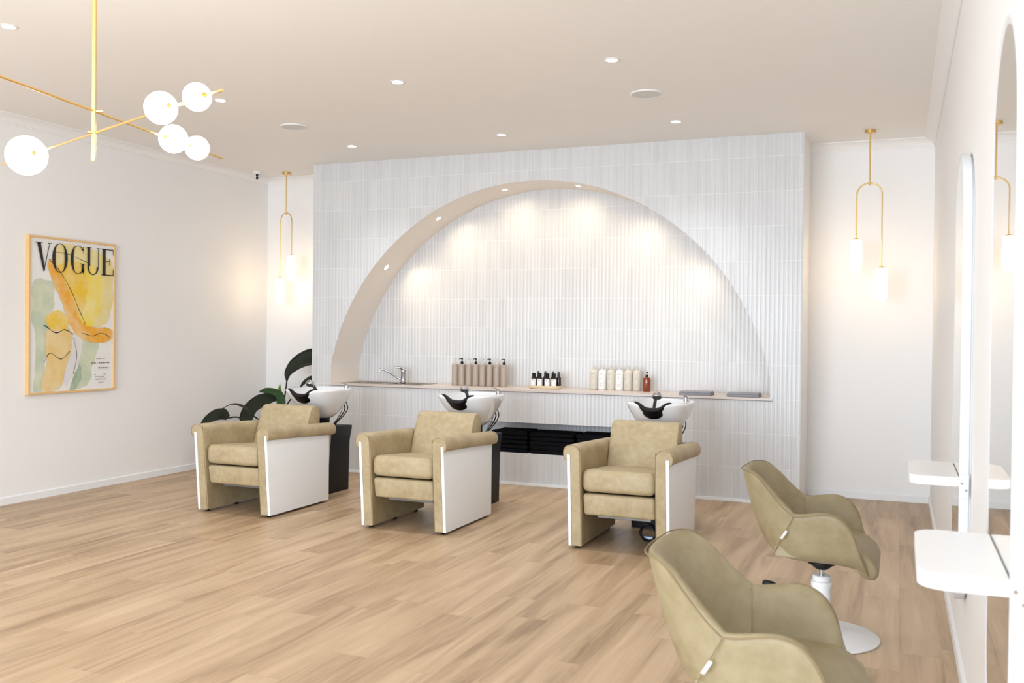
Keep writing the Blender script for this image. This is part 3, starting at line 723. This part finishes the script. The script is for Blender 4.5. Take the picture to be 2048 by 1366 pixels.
# two flat grey boxes
for k, (x0, x1, lab) in enumerate(((-1.815, -1.535, 'flat grey box on the worktop, the one beside the amber bottle'), (-1.393, -1.118, 'flat grey box at the very end of the worktop, away from the bottles'))):
    t = empty('flat_box', ((x0 + x1) / 2, 8.47, ZW), 0, lab, 'box', 'flat grey boxes on the worktop')
    hx = (x1 - x0) / 2
    bm = NB(); add_box(bm, -hx, hx, -0.095, 0.105, 0, 0.022, 0.002, 2); obj('box_body', bm, m_steelgrey, t)
    bm = NB(); add_box(bm, -hx + 0.003, hx - 0.003, -0.092, 0.102, 0.0225, 0.034, 0.003, 2); obj('lid', bm, paint('grey_lid', (0.30, 0.305, 0.325, 1), 0.45), t)

# ------------------------------------------------------------------ folded towels in the low recess
def towel(x0, x1, z, hgt, seed, label):
    rs = random.Random(seed); bm = NB(); y0, y1 = 8.375, 8.68
    hx, hy = (x1 - x0) / 2, (y1 - y0) / 2
    prof = []
    # cross-section in x: two folded layers with soft round ends
    n = 10
    for side in (1, -1):
        for k in range(n + 1):
            a = -PI / 2 + PI * k / n
            prof.append((side * (hx - hgt / 2 + hgt / 2 * math.cos(a)), hgt / 2 + side * hgt / 2 * math.sin(a)))
    rs_ = []
    for j in range(13):
        v = -1 + 2 * j / 12
        rs_.append([(px + rs.uniform(-0.002, 0.002), hy * v, max(0.0, pz * (0.94 if abs(v) == 1 else 1)) + (0.004 * math.sin(3 * v + seed) * (px / hx) ** 2 if pz > 0.01 else 0)) for px, pz in prof])
    rings(bm, rs_, True, True, True)
    o = obj('folded_towel', bm, m_towel, None, 60); o.location = ((x0 + x1) / 2, (y0 + y1) / 2, z)
    tag(o, label, 'towel', 'folded black towels in the low recess'); return o
for s_, (x0, x1, n, nm) in enumerate(((-3.64, -3.268, 5, 'by the black pedestal'), (-3.240, -2.800, 5, 'in the middle'), (-2.772, -2.47, 5, 'behind an armrest'))):
    z = TZ0 + 0.0005
    for k in range(n):
        j = 0.006 * math.sin(k * 2.3 + s_)
        pos = ('bottom', 'second from the bottom', 'middle', 'second from the top', 'topmost')[k]
        towel(x0 + j, x1 + j * 0.6, z, 0.036, k + 10 * s_, 'folded black towel, %s of the stack %s' % (pos, nm)); z += 0.0425

# ------------------------------------------------------------------ wall mirrors with shelves
def pill(y0, y1, z0, z1, n=28, ins=0.0):
    r = (y1 - y0) / 2 - ins; cy = (y0 + y1) / 2
    pts = [(cy + r * math.cos(PI * k / n), z1 - (y1 - y0) / 2 + r * math.sin(PI * k / n)) for k in range(n + 1)]
    pts += [(cy + r * math.cos(PI + PI * k / n), z0 + (y1 - y0) / 2 + r * math.sin(PI + PI * k / n)) for k in range(n + 1)]
    return pts
m_mframe = paint('white_mirror_frame', (0.70, 0.70, 0.71, 1), 0.4)
def mirror(yn, yf, zt, zb, label):
    cy = (yn + yf) / 2
    t = empty('wall_mirror', (XR - 0.0005, cy, zb), 0, label, 'mirror', 'pill shaped mirrors on the wall')
    y0, y1, z0, z1 = yn - cy, yf - cy, 0, zt - zb
    xf, xg, xb = -0.042, -0.0398, -0.009
    bm = NB()
    o_ = pill(y0, y1, z0, z1); i1 = pill(y0, y1, z0, z1, ins=0.018); i2 = pill(y0, y1, z0, z1, ins=0.024); oe = pill(y0, y1, z0, z1, ins=0.003)
    rings(bm, [[(xb, a, b) for a, b in o_], [(xf + 0.003, a, b) for a, b in o_], [(xf, a, b) for a, b in oe], [(xf, a, b) for a, b in i1], [(xg, a, b) for a, b in i2]], True, True, False)
    obj('frame', bm, m_mframe, t, 40)
    bm = NB(); bm.faces.new([bm.verts.new((xg - 0.0005, a, b)) for a, b in i2]); obj('mirror_glass', bm, m_mirror, t, normals=False)
    ib = pill(y0, y1, z0, z1, ins=0.014)
    bm = NB(); rings(bm, [[(xb + 0.0002, a, b) for a, b in ib], [(0.0, a, b) for a, b in ib]], True, True, True); obj('backing_board', bm, m_white, t, 40)
    return t
mirror(2.250, 2.845, 2.215, 0.36, 'tall white rimmed pill mirror in front of the cut off styling chair')
mirror(4.085, 4.665, 2.215, 0.36, 'tall white rimmed pill mirror between the back wall and the bigger mirror')
def shelf(yn, yf, z, label):
    t = empty('mirror_shelf', (XR, (yn + yf) / 2, z), 0, label, 'shelf', 'white shelves at the mirrors')
    hy = (yf - yn) / 2; d0, d1 = -0.224, -0.0421; r = 0.055
    pts = [(d1, -hy)] + [(d0 + r - r * math.sin(PI / 2 * k / 8), -hy + r - r * math.cos(PI / 2 * k / 8)) for k in range(9)] + [(d0 + r - r * math.cos(PI / 2 * k / 8), hy - r + r * math.sin(PI / 2 * k / 8)) for k in range(9)] + [(d1, hy)]
    bm = NB(); add_prism(bm, pts, 'z', -0.036, 0.0, bev=0.004); obj('board', bm, m_white, t, 12)
    bm = NB(); add_box(bm, -0.0425, -0.009, -hy - 0.0045, -hy - 0.001, -0.075, 0.012); b = obj('bracket', bm, m_white, t)
    for x, z_ in ((-0.034, -0.022), (-0.018, -0.048)):
        bm = NB(); add_tube(bm, [(x, -hy - 0.004, z_), (x, -hy - 0.0075, z_)], 0.0052, 16); obj('bolt', bm, m_steel, b)
    return t
shelf(2.238, 2.750, 0.938, 'larger looking white rounded shelf, on the mirror by the cut off styling chair')
shelf(4.072, 4.570, 0.902, 'smaller looking white rounded shelf, on the mirror closer to the back wall')

# ------------------------------------------------------------------ backwash chairs
def backwash(loc, label):
    t = empty('backwash_chair', loc, 0, label, 'salon chair', 'backwash chairs facing the room')
    def lean(y, z, back=False): return (y - 0.06 * (z / 0.66)) if y < 0.2 else y
    def drop(y, z): return z - 0.040 * max(0, y) / 0.87 * (1 if z > 0.3 else 0)
    for s in (-1, 1):
        # upholstered side with rolled armrest
        sec = [(0.252, 0.024), (0.252, 0.640), (0.255, 0.668), (0.266, 0.689), (0.285, 0.701), (0.310, 0.706), (0.337, 0.703), (0.357, 0.692), (0.370, 0.672), (0.374, 0.648), (0.370, 0.624), (0.360, 0.609), (0.350, 0.606), (0.347, 0.612), (0.347, 0.645), (0.3225, 0.645), (0.3225, 0.024)]
        bm = NB(); rs_ = []
        for y, ins in ((0.0, 0.004), (0.004, 0.0), (0.2, 0), (0.4, 0), (0.6, 0), (0.80, 0.0)):
            c = (0.30, 0.64)
            rs_.append([(s * (x + (0.004 if x < 0.28 else -0.004) * (ins > 0)), lean(y, z), drop(y, z) - (0.003 if ins else 0)) for x, z in sec])
        for y, kk in ((0.845, 1.0), (0.868, 0.93), (0.874, 0.84)):
            rg = []
            for x, z in sec:
                zz = max(z, 0.60) if z < 0.6 else z
                rg.append((s * (0.31 + (x - 0.31) * kk), y if z > 0.3 else 0.802, (drop(y, 0.655 + (zz - 0.655) * kk)) if z > 0.3 else z))
            rs_.append(rg)
        rings(bm, rs_, True, True, True); arm = obj('armrest', bm, m_leather, t, 40)
        # seam round the front of the roll
        loop = [(s * (x + (-0.004 if x > 0.3 else 0.005)), lean(0, z) - 0.001, z - 0.005) for x, z in sec[0:13]]
        bm = NB(); add_tube(bm, smooth_path(loop, 4), 0.0016, 8); obj('piping', bm, m_seam, arm)
        # white outer panel
        bm = NB(); pv = []
        y_at = lambda z: lean(0, z) - 0.001
        x0, x1 = 0.3235, 0.3455
        outer = [(y_at(0.020), 0.020), (0.800, 0.020), (0.800, 0.604), (y_at(0.640), 0.640)]
        if s == 1:
            ny = 40
            for k in range(ny):  pass
        add_prism(bm, outer, 'x', s * x0, s * x1, bev=0.0015); obj('side_panel', bm, m_panel, t)
    bm = NB(); add_box(bm, -0.248, 0.248, -0.035, 0.62, 0.392, 0.520, 0.042, 5)
    for v in bm.verts:
        if v.co.z > 0.46: v.co.z += 0.012 * (1 - (v.co.x / 0.25) ** 2) + 0.020 - 0.075 * max(0, v.co.y)
        if v.co.y < 0.05: v.co.y -= 0.008 * (1 - (v.co.x / 0.25) ** 2)
    obj('seat_cushion', bm, m_leather, t)
    bm = NB(); add_box(bm, -0.246, 0.246, -0.018, 0.070, 0.232, 0.380, 0.022, 4)
    for v in bm.verts:
        if v.co.z < 0.30: v.co.y += 0.02
    obj('leg_rest', bm, m_leather, t)
    bm = NB(); sec = [(0.545, 0.470), (0.553, 0.500), (0.665, 0.782), (0.680, 0.802), (0.712, 0.815), (0.760, 0.812), (0.795, 0.792), (0.812, 0.755), (0.805, 0.62), (0.78, 0.50), (0.70, 0.44), (0.56, 0.45)]
    rs_ = []
    for x, k in ((-0.249, 0.90), (-0.247, 0.95), (-0.238, 0.985), (-0.22, 1.0), (-0.1, 1.0), (0.1, 1.0), (0.22, 1.0), (0.238, 0.985), (0.247, 0.95), (0.249, 0.90)):
        rs_.append([(x, 0.68 + (y - 0.68) * k, 0.63 + (z - 0.63) * k) for y, z in sec])
    rings(bm, rs_, True, True, True); obj('backrest', bm, m_leather, t, 50)
    bm = NB(); add_box(bm, -0.17, 0.20, 0.08, 0.62, 0.206, 0.228, 0.003, 1); obj('seat_plate', bm, m_shaded_steel, t)
    bm = NB(); add_box(bm, -0.245, 0.245, 0.30, 0.70, 0.30, 0.392, 0.004, 1); obj('seat_base', bm, m_black, t)
    for sx in (-1, 1):
        for y in (0.05, 0.40, 0.74):
            bm = NB(); add_lathe(bm, [(0, 0), (0.016, 0), (0.018, 0.004), (0.016, 0.026), (0, 0.026)], (sx * 0.295, y, 0), 16, cap=False); obj('foot', bm, m_black, t)
    # pedestal behind the seat
    sec = [(0.86, 0.0), (1.435, 0.0), (1.435, 0.45), (1.462, 0.49), (1.485, 0.56), (1.485, 0.585), (1.20, 0.602), (0.88, 0.612), (0.86, 0.60)]
    bm = NB(); add_prism(bm, sec, 'x', -0.145, 0.145, bev=0.008); ped = obj('pedestal', bm, m_black, t)
    bm = NB(); add_lathe(bm, [(0.0, 0.59), (0.10, 0.59), (0.085, 0.61), (0.085, 0.655), (0.092, 0.68), (0.0, 0.68)], (0, 1.18, 0), 28, cap=False); obj('tilt_collar', bm, m_black, ped)
    # ceramic basin
    def lvl(q):
        """outer outline data for level q in 0 (rim) .. 1 (bottom)"""
        T_ = [(0, .244, .310, 1.165, .924), (.06, .244, .309, 1.165, .914), (.22, .236, .295, 1.170, .882), (.45, .208, .248, 1.180, .820), (.7, .162, .185, 1.190, .745), (.88, .125, .140, 1.195, .697), (1, .095, .105, 1.20, .672)]
        for a, b in zip(T_[:-1], T_[1:]):
            if a[0] <= q <= b[0]:
                f = (q - a[0]) / (b[0] - a[0]); return [a[i] + (b[i] - a[i]) * f for i in range(1, 5)]
    NA = 96
    def ringpts(q, off=0.0, dz=0.0):
        a, b, cy, z = lvl(q); out = []
        for k in range(NA):
            an = 2 * PI * k / NA; ca, sa = math.cos(an), math.sin(an); e = 0.84 - 0.12 * (1 - q)
            x = (a + off) * math.copysign(abs(ca) ** e, ca); y = cy + (b + off) * math.copysign(abs(sa) ** e, sa)
            front = max(0.0, -sa)
            dip = 0.048 * math.exp(-(x / 0.088) ** 4) * (front ** 2) * max(0, 1 - q * 2.6)
            out.append((x, y, z + dz - dip))
        return out
    qs = [0, .03, .06, .12, .22, .33, .45, .57, .7, .8, .88, .95, 1.0]
    outer = [ringpts(q) for q in qs]
    inner = [ringpts(q, -0.020 - 0.010 * (1 - q), 0.014 if q > 0.02 else 0.004) for q in qs]
    lip = ringpts(0, -0.006, 0.007); lip2 = ringpts(0, -0.014, 0.008)
    bm = NB(); rings(bm, list(reversed(outer)) + [lip, lip2] + inner, True, True, True)
    basin = obj('basin', bm, m_ceramic, t, 60)
    # neck rest draped over the dip of the rim
    bm = NB(); rows = []
    ks = list(range(72 - 8, 72 + 9))
    seq = [('o', .47), ('o', .33), ('o', .18), ('o', .05), ('l', 0), ('i', .05), ('i', .14), ('i', .24)]
    for kind, q in seq:
        if kind == 'o': r_ = ringpts(q, 0.006, 0.0)
        elif kind == 'l': r_ = ringpts(0, -0.010, 0.016)
        else: r_ = ringpts(q, -0.036, 0.020)
        row = []
        for k in ks:
            f = abs(k - 72) / 8.0
            x, y, z = r_[k % NA]
            top = ringpts(0, -0.010, 0.012)[k % NA] if False else None
            row.append([x, y, z, f])
        rows.append(row)
    top = rows[4]
    grid = []
    for row in rows:
        g = []
        for j, (x, y, z, f) in enumerate(row):
            w_ = max(0.0, 1 - f ** 1.6)
            tx, ty, tz, _ = top[j]
            g.append(bm.verts.new((tx + (x - tx) * w_, ty + (y - ty) * w_, tz + (z - tz) * w_)))
        grid.append(g)
    for a, b in zip(grid[:-1], grid[1:]):
        for j in range(len(ks) - 1): bm.faces.new((a[j], a[j + 1], b[j + 1], b[j]))
    bmesh.ops.remove_doubles(bm, verts=bm.verts[:], dist=1e-5)
    nr = obj('neck_rest', bm, m_rubber, t, 70)
    md = nr.modifiers.new('thickness', 'SOLIDIFY'); md.thickness = 0.004; md.offset = 1
    # hand shower lying in the basin
    bm = NB(); add_tube(bm, smooth_path([(-0.085, 1.29, 0.865), (-0.060, 1.21, 0.905), (-0.035, 1.13, 0.948), (-0.015, 1.055, 0.978)]), [0.013] * 12 + [0.016] * 7, 14); hs = obj('shower_handle', bm, m_black, t)
    bm = NB(); d = Vector((0.10, -0.45, -0.90)).normalized(); c = Vector((0.004, 1.015, 0.985))
    add_tube(bm, [c - d * 0.024, c - d * 0.018, c - d * 0.004, c + d * 0.016, c + d * 0.020], [0.016, 0.028, 0.036, 0.038, 0.036], 24); sh = obj('shower_head', bm, m_chrome, t)
    bm = NB(); add_tube(bm, [c + d * 0.0195, c + d * 0.0225], 0.033, 24); obj('spray_face', bm, m_black, sh)
    # small mixer at the back right of the rim
    bm = NB(); add_lathe(bm, [(0.0, 0), (0.020, 0), (0.018, 0.014), (0.018, 0.034), (0.014, 0.042), (0, 0.042)], (0.150, 1.375, 0.920), 20, cap=False); mx = obj('mixer', bm, m_chrome, t)
    bm = NB(); add_tube(bm, [(0.150, 1.375, 0.957), (0.143, 1.340, 0.973), (0.135, 1.308, 0.979)], [0.008, 0.006, 0.005], 12); obj('mixer_lever', bm, m_chrome, mx)
    for dx, rr in ((0.0, 0.0055), (0.022, 0.0045), (-0.022, 0.0045)):
        bm = NB(); add_tube(bm, smooth_path([(0.105 + dx, 1.385 + dx, 0.80), (0.125 + dx, 1.39 + dx * 0.5, 0.74), (0.115 + dx, 1.35, 0.68), (0.100 + dx * 0.6, 1.28, 0.625), (0.10 + dx * 0.5, 1.24, 0.590)]), rr, 10)
        obj('hose', bm, m_black if dx >= 0 else m_chrome, t)
    return t
def make_panel():
    p = M('ribbed_white_panel', (0.86, 0.865, 0.87, 1), 0.4)
    tc = p.n('ShaderNodeTexCoord'); sp = p.n('ShaderNodeSeparateXYZ'); p.l(tc.outputs['Object'], sp.inputs[0])
    h = p.math('ABSOLUTE', p.math('SINE', p.math('MULTIPLY', sp.outputs[1], PI / 0.0135)))
    p.bump(h, 0.12, 0.002); return p.m
m_panel = make_panel()
bw = backwash((-4.795, 5.998, 0), 'tan backwash chair with white sides in front of the dark leafy plant')
copy_tree(bw, None, (-3.303, 6.018, 0), 0, 'tan backwash chair standing between the other two, before the taupe bottles')
copy_tree(bw, None, (-1.698, 6.030, 0), 0, 'tan backwash chair below the cream bottles, beside the styling chairs')

# coil of cable under the right-hand chair
t = empty('coiled_cable', (-1.60, 6.45, 0.0), 0, 'black coiled cable on the floor under a backwash chair', 'cable')
bm = NB(); pts = []
for k in range(90):
    a = k * 0.28; r = 0.055 + 0.006 * math.sin(k * 0.9)
    pts.append((r * math.cos(a), 0.018 * math.sin(k * 0.37), 0.064 + r * math.sin(a)))
add_tube(bm, pts, 0.0045, 8); obj('cable', bm, m_black, t)
bm = NB(); add_box(bm, -0.035, 0.03, 0.005, 0.04, 0.004, 0.034, 0.006, 2); obj('plug', bm, M('pale_blue_plastic', (0.40, 0.45, 0.58, 1), 0.35).m, t)

# ------------------------------------------------------------------ styling chairs
def styling(loc, rz, label):
    t = empty('styling_chair', loc, rz, label, 'salon chair', 'tan shell styling chairs on round bases')
    rim = [(0.216, .250, .372), (0.196, .272, .425), (0.176, .285, .480), (0.155, .294, .552), (0.124, .298, .603), (0.082, .300, .632), (0.028, .300, .641), (-0.062, .295, .624), (-0.104, .290, .620), (-0.120, .288, .627),
           (-0.168, .275, .666), (-0.232, .262, .735), (-0.288, .245, .793), (-0.350, .182, .805), (-0.378, .065, .797)]
    low = [(0.205, .215, .368), (0.180, .222, .380), (0.150, .228, .388), (0.115, .232, .392), (0.075, .234, .394), (0.030, .234, .394), (-0.02, .232, .394), (-0.085, .224, .395), (-0.128, .214, .396), (-0.140, .209, .397),
           (-0.165, .195, .400), (-0.195, .168, .406), (-0.218, .130, .412), (-0.232, .082, .416), (-0.238, .030, .418)]
    n = len(rim)
    def cen(p): return Vector((-0.02, 0, p[2]))
    rows = []
    def row(fn): rows.append([fn(i) for i in range(n)])
    V3 = lambda q: Vector(q)
    under = lambda i: Vector((low[i][0] * 0.55, low[i][1] * 0.5, 0.392))
    row(under)
    row(lambda i: V3(low[i]))
    for f, bul in ((0.22, 0.022), (0.5, 0.022), (0.8, 0.008)):
        def fn(i, f=f, bul=bul):
            p = V3(low[i]).lerp(V3(rim[i]), f); d = Vector((p.x + 0.02 if i > 8 else 0, p.y, 0))
            if d.length > 0: d.normalize()
            b = bul if i > 2 else bul * 0.4
            return p + d * b
        row(fn)
    row(lambda i: V3(rim[i]))
    def inw(i, k):
        p = V3(rim[i])
        a = V3(rim[max(0, i - 1)]); b = V3(rim[min(n - 1, i + 1)])
        if i <= 8: d = Vector((0, -1, 0))
        else:
            d = Vector((1.0, -p.y / 0.30 * 1.4, 0)).normalized()
        return p + d * k
    row(lambda i: inw(i, 0.014) + Vector((0, 0, 0.006 if i > 10 else 0.011 if i > 2 else 0.006)))
    row(lambda i: inw(i, 0.040) + Vector((0, 0, 0.004)))
    def inner(i, f):
        p = inw(i, 0.050); lo = Vector((min(low[i][0] + 0.055, 0.19) if i > 8 else low[i][0] * 0.97, max(0.0, low[i][1] - 0.012), 0.445))
        q = p.lerp(lo, f)
        return q
    row(lambda i: inner(i, 0.35)); row(lambda i: inner(i, 0.75)); row(lambda i: inner(i, 1.0))
    row(lambda i: Vector((inner(i, 1.0).x * 0.5, inner(i, 1.0).y * 0.5, 0.44)))
    bm = NB(); G = []
    for r in rows:
        left = [bm.verts.new(q) for q in r]; right = [bm.verts.new((q.x, -q.y, q.z)) for q in r]
        G.append(left + right[::-1])
    N = 2 * n
    for a, b in zip(G[:-1], G[1:]):
        for k in range(N - 1): bm.faces.new((a[k], a[k + 1], b[k + 1], b[k]))
    # close front edges of the shell (between the outer and inner skins)
    for e in (0, N - 1):
        col_ = [g[e] for g in G]
        m_ = len(col_)
        for k in range(m_ // 2 - 1 + (m_ % 2)):
            a, b, c, d = col_[k], col_[k + 1], col_[m_ - 2 - k], col_[m_ - 1 - k]
            if k + 1 == m_ - 2 - k: bm.faces.new((a, b, d) if e else (d, b, a))
            elif k + 1 < m_ - 2 - k: bm.faces.new((a, b, c, d) if e else (d, c, b, a))
    # underside and hidden seat pan
    for g in (G[0], G[-1]):
        for k in range(n - 1):
            bm.faces.new((g[k], g[k + 1], g[N - 2 - k], g[N - 1 - k]))
    shell = obj('shell', bm, m_leather2, t, 180)
    subsurf(shell, 2)
    # piping along the rim
    P = [V3(q) for q in rim]; P = P + [Vector((q.x, -q.y, q.z)) for q in reversed(P)]
    bm = NB()
    pp = []
    for i, q in enumerate(P):
        j = i if i < n else 2 * n - 1 - i
        d = Vector((0, q.y, 0)).normalized() if j <= 8 else Vector((q.x + 0.02, q.y, 0)).normalized()
        pp.append(q + d * -0.001 + Vector((0, 0, -0.001)))
    add_tube(bm, smooth_path(pp, 6), 0.0026, 8); obj('piping', bm, m_seam, shell)
    for s in (-1, 1):
        bm = NB(); sp = [(-0.108, .2975, .617), (-0.130, .2965, .575), (-0.158, .280, .520), (-0.180, .252, .470), (-0.198, .213, .425)]
        add_tube(bm, smooth_path([(x, s * y, z) for x, y, z in sp], 5), 0.0022, 6); obj('seam', bm, m_seam, shell)
    for s in (-1, 1):
        bm = NB(); add_tube(bm, smooth_path([(-0.106, s * .246, .622), (-0.122, s * .240, .575), (-0.140, s * .233, .520), (-0.152, s * .226, .478)], 5), 0.0018, 6); obj('seam', bm, m_seam, shell)
    bm = NB()
    q = [(-0.140, .2985, .556), (-0.130, .2985, .552), (-0.154, .2885, .510), (-0.166, .2885, .515)]
    vs = [bm.verts.new((x, -y - 0.003, z)) for x, y, z in q]; bm.faces.new(vs)
    tg = obj('care_tag', bm, m_label, shell, normals=False); md = tg.modifiers.new('thickness', 'SOLIDIFY'); md.thickness = 0.0015
    # seat cushion
    top = [(-0.20, .470), (-0.10, .482), (0.05, .486), (0.15, .482), (0.205, .462), (0.245, .428), (0.262, .392), (0.260, .366), (0.246, .350), (0.224, .347), (0.200, .360), (0.17, .40), (0.0, .42), (-0.20, .42)]
    bm = NB(); rs_ = []
    for y, k in ((-0.238, 0.80), (-0.233, 0.90), (-0.220, 0.97), (-0.19, 1.0), (-0.08, 1.0), (0.08, 1.0), (0.19, 1.0), (0.220, 0.97), (0.233, 0.90), (0.238, 0.80)):
        rs_.append([(0.05 + (x - 0.05) * (0.5 + 0.5 * k), y * (1 if x < 0.1 else 1.02), 0.43 + (z - 0.43) * (0.45 + 0.55 * k)) for x, z in top])
    rings(bm, rs_, True, True, True); obj('seat_cushion', bm, m_leather2, t, 60)
    # base
    bm = NB(); add_lathe(bm, [(0, 0.326), (0.028, 0.326), (0.046, 0.340), (0.050, 0.350), (0.066, 0.352), (0.066, 0.364), (0.05, 0.366), (0.05, 0.391), (0, 0.391)], n=32, cap=False); obj('swivel_plate', bm, m_black, t)
    bm = NB(); add_tube(bm, [(0, 0, 0.27), (0, 0, 0.330)], 0.0135, 20); obj('piston', bm, m_chrome, t)
    bm = NB(); add_lathe(bm, [(0.0, 0.297), (0.038, 0.297), (0.042, 0.293), (0.042, 0.270), (0.049, 0.268), (0.049, 0.245), (0.043, 0.242), (0.043, 0.02), (0.06, 0.014), (0, 0.014)], n=36, cap=False); col_o = obj('column', bm, m_white, t)
    bm = NB(); add_lathe(bm, [(0.0, 0.0), (0.262, 0.0), (0.268, 0.003), (0.268, 0.009), (0.262, 0.013), (0.0, 0.015)], n=72, cap=False); obj('base_disc', bm, m_white, t)
    bm = NB(); add_tube(bm, smooth_path([(-0.03, 0.005, 0.225), (-0.12, 0.012, 0.219), (-0.225, 0.018, 0.214)]), 0.007, 12); lv = obj('pump_lever', bm, m_chrome, t)
    bm = NB(); add_tube(bm, [(-0.215, 0.018, 0.215), (-0.235, 0.019, 0.219), (-0.268, 0.021, 0.223), (-0.280, 0.022, 0.224)], [0.011, 0.016, 0.016, 0.008], 16); obj('lever_grip', bm, m_black, lv)
    return t
st = styling((-0.33, 4.78, 0), 0, 'tan shell styling chair nearer the tiled wall, its white base disc in view')
copy_tree(st, None, (-0.33, 2.90, 0), 0, 'large tan shell styling chair in front, its base out of view')

# ------------------------------------------------------------------ plant in the left corner
t = empty('potted_plant', (-6.12, 8.30, 0), 0, 'dark broad leaved plant in the corner behind a backwash chair', 'plant')
O = Vector((-6.12, 8.30, 0))
bm = NB(); add_lathe(bm, [(0.0, 0.0), (0.125, 0.0), (0.135, 0.01), (0.165, 0.30), (0.168, 0.32), (0.155, 0.32), (0.150, 0.285), (0.0, 0.285)], n=40, cap=False); obj('pot', bm, m_black, t)
def leafblade(pts, wid, mat, roll=0.0, fold=0.22, stem=None):
    P = smooth_path([Vector(p) - O for p in pts], 6); n = len(P); bm = NB(); rows = []
    view = (Vector((0, 0, 1.45)) - (P[n // 2] + O)).normalized()
    prev = None
    for i, q in enumerate(P):
        d = (P[min(i + 1, n - 1)] - P[max(i - 1, 0)]).normalized()
        up = Vector((0.25, -0.85, 0.45)).normalized(); up = Matrix.Rotation(roll, 3, d) @ up
        sd = d.cross(up).normalized()
        if prev is not None and sd.dot(prev) < 0: sd = -sd
        prev = sd; nn = sd.cross(d).normalized()
        f = i / (n - 1); kk = f * (len(wid) - 1); a = int(min(kk, len(wid) - 2)); w_ = wid[a] + (wid[a + 1] - wid[a]) * (kk - a)
        w_ *= 1 + 0.04 * math.sin(9 * f)
        rows.append([q + sd * (w_ / 2 * u) + nn * (abs(u) * w_ / 2 * fold) for u in (-1, -0.6, -0.2, 0, 0.2, 0.6, 1)])
    rings(bm, rows, False); o = obj('leaf', bm, mat, t, 60)
    md = o.modifiers.new('thickness', 'SOLIDIFY'); md.thickness = 0.0016
    if stem:
        bm = NB(); add_tube(bm, smooth_path([Vector(p) - O for p in stem] + [P[0], P[2]]), 0.0075, 10); obj('stalk', bm, mat, o)
    return o
base = (-6.12, 8.30, 0.29)
leafblade([(-6.072, 8.45, .900), (-6.058, 8.45, .985), (-6.000, 8.47, 1.065), (-5.930, 8.50, 1.120), (-5.860, 8.54, 1.155), (-5.790, 8.58, 1.172), (-5.735, 8.62, 1.165)], (0.014, 0.075, 0.135, 0.175, 0.190, 0.175, 0.13), m_leaf, 0.1, 0.12, [base, (-6.13, 8.38, .45), (-6.104, 8.43, .634), (-6.085, 8.45, .80)])
leafblade([(-5.900, 8.45, .840), (-5.855, 8.46, .895), (-5.800, 8.48, .930), (-5.745, 8.50, .945)], (0.012, 0.040, 0.062, 0.055), m_leaf, 0.2, 0.15, [base, (-6.09, 8.36, .50), (-6.04, 8.42, .66), (-5.96, 8.45, .77)])
leafblade([(-6.158, 8.43, .600), (-6.152, 8.43, .70), (-6.150, 8.43, .79), (-6.144, 8.43, .880)], (0.030, 0.066, 0.050, 0.002), m_leafn, 0.5, 0.25, [base, (-6.14, 8.38, .45)])
leafblade([(-5.950, 8.20, .600), (-5.955, 8.20, .700), (-5.990, 8.20, .775), (-6.070, 8.20, .805), (-6.150, 8.18, .812), (-6.205, 8.16, .800)], (0.055, 0.080, 0.090, 0.085, 0.070, 0.02), m_leafg, 0.3, 0.10, [base, (-6.02, 8.25, .45)])
leafblade([(-6.010, 8.20, .735), (-6.090, 8.18, .725), (-6.190, 8.14, .690), (-6.265, 8.10, .620), (-6.290, 8.06, .520), (-6.28, 8.04, .42)], (0.07, 0.15, 0.20, 0.20, 0.17, 0.04), m_leaf, 0.25, 0.12, [base, (-6.06, 8.25, .5), (-5.99, 8.22, .66)])
leafblade([(-5.960, 7.72, .600), (-6.040, 7.70, .672), (-6.140, 7.68, .700), (-6.230, 7.66, .675), (-6.300, 7.64, .615), (-6.33, 7.62, .57)], (0.015, 0.050, 0.062, 0.040, 0.030, 0.015), m_leaf, 0.9, 0.20, [base, (-6.06, 8.05, .48), (-5.97, 7.85, .54)])
leafblade([(-6.235, 7.70, .560), (-6.300, 7.68, .590), (-6.380, 7.66, .575), (-6.460, 7.64, .525), (-6.540, 7.62, .445)], (0.06, 0.15, 0.16, 0.11, 0.02), m_leaf, 0.3, 0.12, [base, (-6.05, 7.95, .50), (-6.02, 7.76, .53), (-6.14, 7.72, .57)])
leafblade([(-6.470, 7.78, .40), (-6.575, 7.74, .360), (-6.615, 7.70, .280), (-6.600, 7.68, .175)], (0.03, 0.085, 0.080, 0.015), m_leaf, 0.4, 0.15, [base, (-6.25, 8.10, .44), (-6.38, 7.88, .45)])
leafblade([(-5.90, 7.90, .520), (-5.84, 7.82, .50), (-5.78, 7.76, .42), (-5.75, 7.72, .32)], (0.03, 0.10, 0.10, 0.02), m_leafg, 0.4, 0.15, [base, (-6.0, 8.1, .46)])
